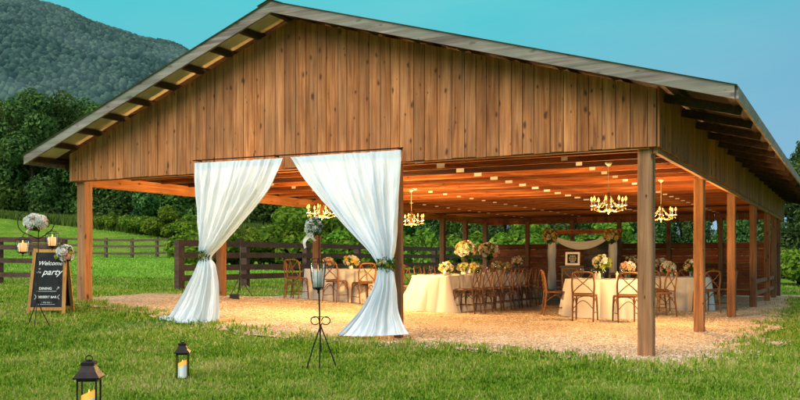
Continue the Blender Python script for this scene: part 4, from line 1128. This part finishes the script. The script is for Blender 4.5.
# ------------------------------------------------------------------ chalkboard sign
sx_, sy_, sz_ = ground(51, 313)
s_rz = math.atan2(CY-sy_, CX-sx_)+PI/2-R(20)
sg = thing('chalkboard_sign', 'wooden A frame chalkboard welcoming guests to the party on the grass', 'sign', (sx_, sy_, sz_), s_rz)
SH, SW, sp = .94, .235, .20
def aframe(side):
    y0, y1 = side*sp, side*.02
    rot = (math.atan2(y1-y0, SH))
    fr = bpy.data.objects.new('front_panel' if side < 0 else 'rear_panel', None)
    m = MB()
    P = lambda x, t, o=0: (x, lerp(y0, y1, t)+o, SH*t)
    wb, wt = SW*1.06, SW*.92
    for k in (-1, 1): m.beam(P(k*wb, 0), P(k*wt, 1), .045, .028, (0, 1, 0))
    m.beam(P(-wb*.90, .075), P(wb*.90, .075), .028, .045, (0,0,1)); m.beam(P(-wt*.90, .965), P(wt*.90, .965), .028, .045)
    fo = m.build('frame', 'signframe', sg)
    m = MB(); a, b = .09, .95; w0, w1 = SW*.98, SW*.88
    vs = [P(-w0, a), P(w0, a), P(w1, b), P(-w1, b)]
    m.add([(v[0], v[1]-.005, v[2]) for v in vs]+[(v[0], v[1]+.005, v[2]) for v in vs], [(0,1,2,3),(7,6,5,4),(0,4,5,1),(1,5,6,2),(2,6,7,3),(3,7,4,0)])
    bo = m.build('chalkboard', 'board', sg)
    return bo
bpy.data.objects
bo = aframe(-1); aframe(1)
MB().box((0, 0, SH+.005), (.10, .05, .012)).build('hinge', 'iron', sg)
tilt = math.atan2(sp-.02, SH)
def onboard(x, h): t = h/SH; return (x, lerp(-sp, -.02, t)-.0075, h)
def wr(s, size, x, h, shear=0, bold=0): lettering(s, size, onboard(x, h), (PI/2-tilt, 0, 0), bo, 'chalk', shear, bold)
wr('Welcome', .088, .012, .70, .35, .0012); wr('to', .045, -.14, .635, .2); wr('the', .045, -.14, .585, .2); wr('party', .128, .045, .56, .4, .0014)
wr('DINING', .052, -.03, .345, 0, .001); wr('DESSERT BAR', .046, .0, .225, 0, .001); wr('~ this way ~', .03, 0, .155, .2)
m = MB()
m.beam(onboard(-.15, .322), onboard(.13, .322), .002, .005); m.beam(onboard(-.12, .135), onboard(.12, .135), .002, .004); m.beam(onboard(.13, .345), onboard(.165, .385), .002, .006); m.beam(onboard(.165, .385), onboard(.14, .382), .002, .005); m.beam(onboard(.165, .385), onboard(.163, .36), .002, .005)
for k in (-1, 1):
    for q in range(8): t = q/7; m.box(onboard(k*(.175-.02*math.sin(t*PI)), .21+.06*t), (.008, .002, .008))
m.build('chalk_flourish', 'chalk', bo)
e = Vector((math.cos(s_rz), math.sin(s_rz)))
bouquet('flower_bunch', 'white hydrangea and pink roses on the top right corner of the chalkboard', (sx_+e.x*.235, sy_+e.y*.235-.04, sz_+SH-.10), .105, 24, [W,W,W,W,P_,W,Lm], None, None, .058, 1.05, 260, .06, 101, .02, trail=[(.03,-.12,1)])

# ------------------------------------------------------------------ wrought iron stands, hanging lanterns
def spiral(cx, cz, r0, r1, a0, a1, n=26, y=0): return [(cx+lerp(r0, r1, i/n)*math.cos(lerp(a0, a1, i/n)), y, cz+lerp(r0, r1, i/n)*math.sin(lerp(a0, a1, i/n))) for i in range(n+1)]
hx, hy, hz = ground(38, 327)
camrz = R(27.72)
st = thing('candle_stand', 'black wrought iron stand with two scroll arms before the chalkboard', 'stand', (hx, hy, hz), camrz)
SC = math.dist((hx, hy), (CX, CY))/F                      # metres per photo pixel here, used for the stand's drawing
def q(px, py, y=0): return ((px-38)*SC, y, (327-py)*SC)
MB().tube([q(37.5, 305), q(38, 275), q(38.5, 240), q(38.5, 228)], .007, 8).build('pole', 'iron', st)
for a, b in ((27.5, 327), (48, 326.5), (37, 331)):
    MB().tube([q(37.5, 300), q(lerp(37.5, a, .35), 311, -.03 if b > 330 else .0), q(a, b, -.10 if b > 330 else .03)], .0065, 6).build('leg', 'iron', st)
MB().lathe([(.012,-.012),(.017,0),(.012,.012)], 10, q(37.5, 301)).build('collar', 'iron', st)
MB().tube([q(38.5, 246), q(32, 243), q(26, 240.5)]+[q(26.5+7.2*math.cos(t)*(1-.0*k), 230.5-9.6*math.sin(t)) for k, t in enumerate(np.linspace(-1.75, -5.2, 16))]+[q(29, 224), q(31.5, 228)], .006, 6).build('scroll_arm', 'iron', st, True)
MB().tube([q(30.5, 229), q(27, 227.5), q(24.6, 230.5), q(26, 233.6), q(28.6, 232.5)], .005, 6).build('scroll', 'iron', st, True)
MB().tube([q(38.5, 246), q(45, 242), q(51, 237)]+[q(52+5.2*math.cos(t), 224.5-6.5*math.sin(t)) for t in np.linspace(-1.2, 3.2, 16)]+[q(48.5, 228)], .006, 6).build('scroll_arm', 'iron', st, True)
MB().tube([q(38.5, 240), q(42, 233), q(45.5, 229), q(48.5, 231), q(47.5, 234.5), q(45, 233.5)], .005, 6).build('scroll', 'iron', st, True)
MB().tube([q(26, 240.5), q(24.3, 242), q(24.0, 244)], .004, 6).build('hook', 'iron', st); MB().tube([q(51, 237), q(51.2, 238.5)], .004, 6).build('hook', 'iron', st)
cr, sr = math.cos(camrz), math.sin(camrz)
def stw(px, py, y=0):
    l = q(px, py, y); return (hx+l[0]*cr-l[1]*sr, hy+l[0]*sr+l[1]*cr, hz+l[2])
def candle_lantern(name, label, loc, rt, rb, h, warm, wire=True):       # loc: top ring; hangs down
    root = thing(name, label, 'lantern', loc)
    for z, r in ((-.035, rt), (-h, rb)):
        m = MB(); m.tube([(r*math.cos(t), r*math.sin(t), z) for t in np.linspace(0, 2*PI, 19)], .0035, 5).build('ring', 'iron', root, True)
    for i in range(6):
        t = i*PI/3; c, s = math.cos(t), math.sin(t)
        MB().tube([(0,0,0),(rt*c,rt*s,-.035),(rb*c,rb*s,-h),(0,0,-h-.012)], .003, 5).build('wire', 'iron', root)
    MB().lathe([(.002,-h-.06),(.008,-h-.045),(.005,-h-.03),(.03,-h-.012),(rb*.9,-h-.004)], 10).build('finial', 'iron', root, True)
    MB().lathe([(rb*.88,-h),(rt*.90,-.05)], 18, closed=False).build('glass_cup', 'glass', root, True)
    c = MB().lathe([(rb*.72,-h+.004),(rb*.74,-h*.42),(rb*.6,-h*.40),(.003,-h*.46)], 16).build('candle', 'waxglow' if warm else 'wax', root, True)
    MB().lathe([(.001,-h*.46),(.008,-h*.38),(.005,-h*.28),(.0005,-h*.2)], 8).build('flame', 'bulb' if warm else 'flame', c, True)
    return root
candle_lantern('hanging_lantern', 'iron candle lantern hanging from the left arm of the scroll stand', stw(24.0, 244), .088, .070, .20, True)
candle_lantern('hanging_lantern', 'iron candle lantern hanging from the right arm of the scroll stand', stw(51.2, 238.5), .080, .066, .20, True)
bouquet('flower_bunch', 'white hydrangea bunch with a peach rose and ribbon on the scroll stand', stw(36.5, 231, -.03), .115, 30, [W,W,W,W,P_,W], None, None, .058, .75, 220, .06, 102, .0, trail=[(-.13,-.12,1)])

tx, ty, tz = ground(321.5, 369)
st2 = thing('candle_stand', 'tall black iron candle stand with scroll feet between the drapes', 'stand', (tx, ty, tz), camrz)
S2 = math.hypot(tx-CX, ty-CY)/F
def q2(px, py, y=0): return ((px-321.5)*S2, y, (369-py)*S2)
MB().tube([q2(321, 352), q2(320, 330), q2(319, 290)], .008, 8).build('pole', 'iron', st2)
MB().tube([q2(319, 288, .07), q2(318.6, 250, .07), q2(318.2, 218, .07)], .006, 8).build('flower_rod', 'iron', st2); MB().tube([q2(319, 300), q2(319, 294, .04), q2(319, 288, .07)], .006, 6).build('elbow', 'iron', st2)
for a, b, y in ((307, 369, -.03), (320.5, 372, -.11), (337, 369, -.03)):
    MB().tube([q2(320.5, 326), q2(lerp(320.5, a, .3), 338, y*.3), q2(lerp(320.5, a, .7), 355, y*.7), q2(a, b-1, y), q2(a+(2 if a > 321 else -2)*(a != 320.5), b, y)], .007, 6).build('leg', 'iron', st2, True)
    if a != 320.5:
        s = 1 if a > 321 else -1
        MB().tube([q2(320.5, 326)]+[q2(320.5+s*(5.4+4.2*math.cos(t)), 321+4.0*math.sin(t)) for t in np.linspace(2.6, -3.2, 16)], .006, 6).build('scroll', 'iron', st2, True)
        MB().tube([q2(a+s*2, b, y), q2(a+s*4, b-.4, y), q2(a+s*4.6, b-2.2, y), q2(a+s*3.2, b-3, y)], .006, 6).build('foot_scroll', 'iron', st2, True)
MB().tube([q2(313.5,318), q2(320.3,317), q2(327.5,318)], .004, 5).build('band', 'iron', st2)
top2 = q2(318, 259); cr2 = (tx+top2[0]*cr-0*sr, ty+top2[0]*sr, tz+top2[2])
candle_lantern('candle_lantern', 'iron and glass candle lantern on top of the tall candle stand', (cr2[0], cr2[1], cr2[2]), .082, .055, (288-259)*S2, False)
f2 = q2(314.0, 227, .05)
bouquet('flower_bunch', 'white hydrangea bunch with trailing ribbon and greenery on the tall candle stand', (tx+f2[0]*cr-f2[1]*sr, ty+f2[0]*sr+f2[1]*cr, tz+f2[2]), .062, 14, [W], None, None, .05, 1.1, 480, .06, 103, .0, trail=[(.02,-.13,1),(-.10,-.20,1)])

# ------------------------------------------------------------------ ground lanterns
def ground_lantern(label, px, pb, top, rz):
    x, y, z = ground(px, pb); s = math.dist((x, y), (CX, CY))/F; H = (pb-top)*s
    root = thing('lantern', label, 'lantern', (x, y, z+.008), rz, 'dark lanterns standing on the lawn'); root.scale = (.70, .70, 1); k = H/.40
    D = lambda *a: tuple(v*k for v in a)
    MB().box((0,0,.012*k), D(.175,.175,.024)).build('base', 'bronze', root)
    for sx in (-1, 1):
        for sy in (-1, 1): MB().box(D(sx*.076, sy*.076, .145), D(.014,.014,.245)).build('corner_post', 'bronze', root)
    m = MB()
    for sx, sy, wx, wy in ((0,-1,.138,.012),(0,1,.138,.012),(-1,0,.012,.138),(1,0,.012,.138)): m.box(D(sx*.077, sy*.077, .26), D(wx, wy, .014))
    m.build('upper_rail', 'bronze', root)
    m = MB(); m.lathe([(v[0]*k, v[1]*k) for v in ((.150,.268),(.152,.276),(.105,.305),(.076,.335),(.070,.345),(.078,.348),(.078,.362),(.06,.366))], 4, ang=PI/4); m.build('roof', 'bronze', root)
    MB().lathe([(v[0]*k, v[1]*k) for v in ((.02,.366),(.02,.374),(.008,.378))], 10).build('knob', 'bronze', root)
    MB().tube([D(.028*math.cos(t), 0, .382+.018*math.sin(t)) for t in np.linspace(0, 2*PI, 15)], .004*k, 5).build('ring', 'bronze', root)
    for i in range(4):
        t = i*PI/2; c, s2 = math.cos(t), math.sin(t); m = MB()
        m.add([D(c*.076-s2*.068, s2*.076+c*.068, .03), D(c*.076+s2*.068, s2*.076-c*.068, .03), D(c*.076+s2*.068, s2*.076-c*.068, .25), D(c*.076-s2*.068, s2*.076+c*.068, .25)], [(0,1,2,3)]); m.build('pane', 'glass', root)
    # pillar candle with a sloping burnt-down rim, wax brightness and orange rim light put in as emission
    n = 28
    e_ = Matrix.Rotation(-rz, 3, 'Z') @ Vector((CA, SA, 0))
    def wall(z0, z1, r, cap=False):
        vs = [D(r*math.cos(2*PI*q_/n), r*math.sin(2*PI*q_/n), z+ (.018*(math.cos(2*PI*q_/n)*e_.x+math.sin(2*PI*q_/n)*e_.y) if z > .03 else 0)) for z in (z0, z1) for q_ in range(n)]
        m = MB(); m.add(vs, [(j, (j+1)%n, n+(j+1)%n, n+j) for j in range(n)]+([tuple(n+j for j in range(n))] if cap else [])); return m
    ca = wall(.024, .140, .062).build('candle', 'candlewax_glow', root, True)
    wall(.1402, .184, .0615).build('lit_rim', 'flame', ca, True)
    MB().lathe([(.002*k,.135*k),(.012*k,.15*k),(.008*k,.172*k),(.001*k,.20*k)], 8).build('flame', 'bulb', ca, True)
ground_lantern('dark bronze lantern with lit candle farther out on the lawn', 182.5, 381, 342, camrz+.12)
ground_lantern('larger dark lantern with lit candle nearest the camera, cut by the frame', 89, 425, 361, camrz+.1)

# ------------------------------------------------------------------ light, sky, camera
to_sun = Vector((CA, SA, 0))*-.52+Vector((-SA, CA, 0))*-.62+Vector((0, 0, .56)); to_sun.normalize()
sl = bpy.data.lights.new('sun', 'SUN'); sl.energy = 2.7; sl.angle = R(45); sl.color = (1, .93, .84)
so = bpy.data.objects.new('sun', sl); col.objects.link(so); so.rotation_euler = to_sun.to_track_quat('Z', 'Y').to_euler(); so.location = (0, -20, 30)
w = bpy.data.worlds.new('World'); scene.world = w; w.use_nodes = True; nt = w.node_tree; nt.nodes.clear()
sky = nt.nodes.new('ShaderNodeTexSky'); sky.sky_type = 'NISHITA'; sky.sun_disc = False
sky.sun_elevation = math.asin(to_sun.z); sky.sun_rotation = math.atan2(to_sun.x, to_sun.y)
tc = nt.nodes.new('ShaderNodeTexCoord'); sp_ = nt.nodes.new('ShaderNodeSeparateXYZ'); nt.links.new(tc.outputs['Generated'], sp_.inputs[0])
rp = nt.nodes.new('ShaderNodeValToRGB'); nt.links.new(sp_.outputs[2], rp.inputs[0])
els = rp.color_ramp.elements
stops = [(0, (.5, .72, .78)), (.10, (.22, .56, .74)), (.2, (.12, .60, .70)), (.3, (.07, .66, .70)), (.42, (.09, .64, .70)), (.6, (1.1, 1.08, 1.04)), (1, (1.35, 1.3, 1.22))]
while len(els) < len(stops): els.new(.5)
for e_, (p, c) in zip(els, stops): e_.position = p; e_.color = (*c, 1)
sc_ = nt.nodes.new('ShaderNodeMix'); sc_.data_type = 'RGBA'; sc_.blend_type = 'MULTIPLY'; sc_.inputs[0].default_value = 1; nt.links.new(sky.outputs[0], sc_.inputs[6]); sc_.inputs[7].default_value = (.8, .8, .8, 1)
k10 = nt.nodes.new('ShaderNodeMix'); k10.data_type = 'RGBA'; k10.blend_type = 'MULTIPLY'; k10.clamp_result = False; k10.inputs[0].default_value = 1
dt = nt.nodes.new('ShaderNodeVectorMath'); dt.operation = 'DOT_PRODUCT'; nt.links.new(tc.outputs['Generated'], dt.inputs[0]); dt.inputs[1].default_value = (CA, SA, 0)
mr_ = nt.nodes.new('ShaderNodeMapRange'); nt.links.new(dt.outputs['Value'], mr_.inputs[0]); mr_.inputs[1].default_value = .08; mr_.inputs[2].default_value = .52; mr_.inputs[4].default_value = .85
lo_ = nt.nodes.new('ShaderNodeMapRange'); nt.links.new(sp_.outputs[2], lo_.inputs[0]); lo_.inputs[1].default_value = .42; lo_.inputs[2].default_value = .2
ml_ = nt.nodes.new('ShaderNodeMath'); ml_.operation = 'MULTIPLY'; nt.links.new(mr_.outputs[0], ml_.inputs[0]); nt.links.new(lo_.outputs[0], ml_.inputs[1])
bl_ = nt.nodes.new('ShaderNodeMix'); bl_.data_type = 'RGBA'; nt.links.new(ml_.outputs[0], bl_.inputs[0]); nt.links.new(rp.outputs[0], bl_.inputs[6]); bl_.inputs[7].default_value = (.17, .39, .62, 1)
nt.links.new(bl_.outputs[2], k10.inputs[6]); k10.inputs[7].default_value = (10, 10, 10, 1)
mx_ = nt.nodes.new('ShaderNodeMix'); mx_.data_type = 'RGBA'; mx_.inputs[0].default_value = .86; nt.links.new(sc_.outputs[2], mx_.inputs[6]); nt.links.new(k10.outputs[2], mx_.inputs[7])
hn = nt.nodes.new('ShaderNodeTexNoise'); mpn = nt.nodes.new('ShaderNodeMapping'); nt.links.new(tc.outputs['Generated'], mpn.inputs[0]); mpn.inputs['Scale'].default_value = (1.5, 1.5, 6); nt.links.new(mpn.outputs[0], hn.inputs['Vector']); hn.inputs['Scale'].default_value = 2.2; hn.inputs['Detail'].default_value = 5
hm_ = nt.nodes.new('ShaderNodeMapRange'); nt.links.new(hn.outputs[0], hm_.inputs[0]); hm_.inputs[1].default_value = .42; hm_.inputs[2].default_value = .75; hm_.inputs[4].default_value = .12
hz_ = nt.nodes.new('ShaderNodeMix'); hz_.data_type = 'RGBA'; nt.links.new(hm_.outputs[0], hz_.inputs[0]); nt.links.new(mx_.outputs[2], hz_.inputs[6]); hz_.inputs[7].default_value = (5.2, 7.4, 8, 1); mx_ = hz_
bg = nt.nodes.new('ShaderNodeBackground'); bg.inputs[1].default_value = .1; nt.links.new(mx_.outputs[2], bg.inputs[0])
wo = nt.nodes.new('ShaderNodeOutputWorld'); nt.links.new(bg.outputs[0], wo.inputs[0])

cd = bpy.data.cameras.new('camera'); cam = bpy.data.objects.new('camera', cd); col.objects.link(cam); scene.camera = cam
cam.location = (CX, CY, EYE); cam.rotation_euler = (PI/2, 0, R(27.72))
cd.sensor_width = 36; cd.lens = F/800*36; cd.shift_y = (HOR-200)/800; cd.clip_end = 6000; cd.clip_start = .1
scene.view_settings.view_transform = 'Standard'; scene.view_settings.look = 'None'; scene.view_settings.exposure = 0; scene.view_settings.gamma = 1
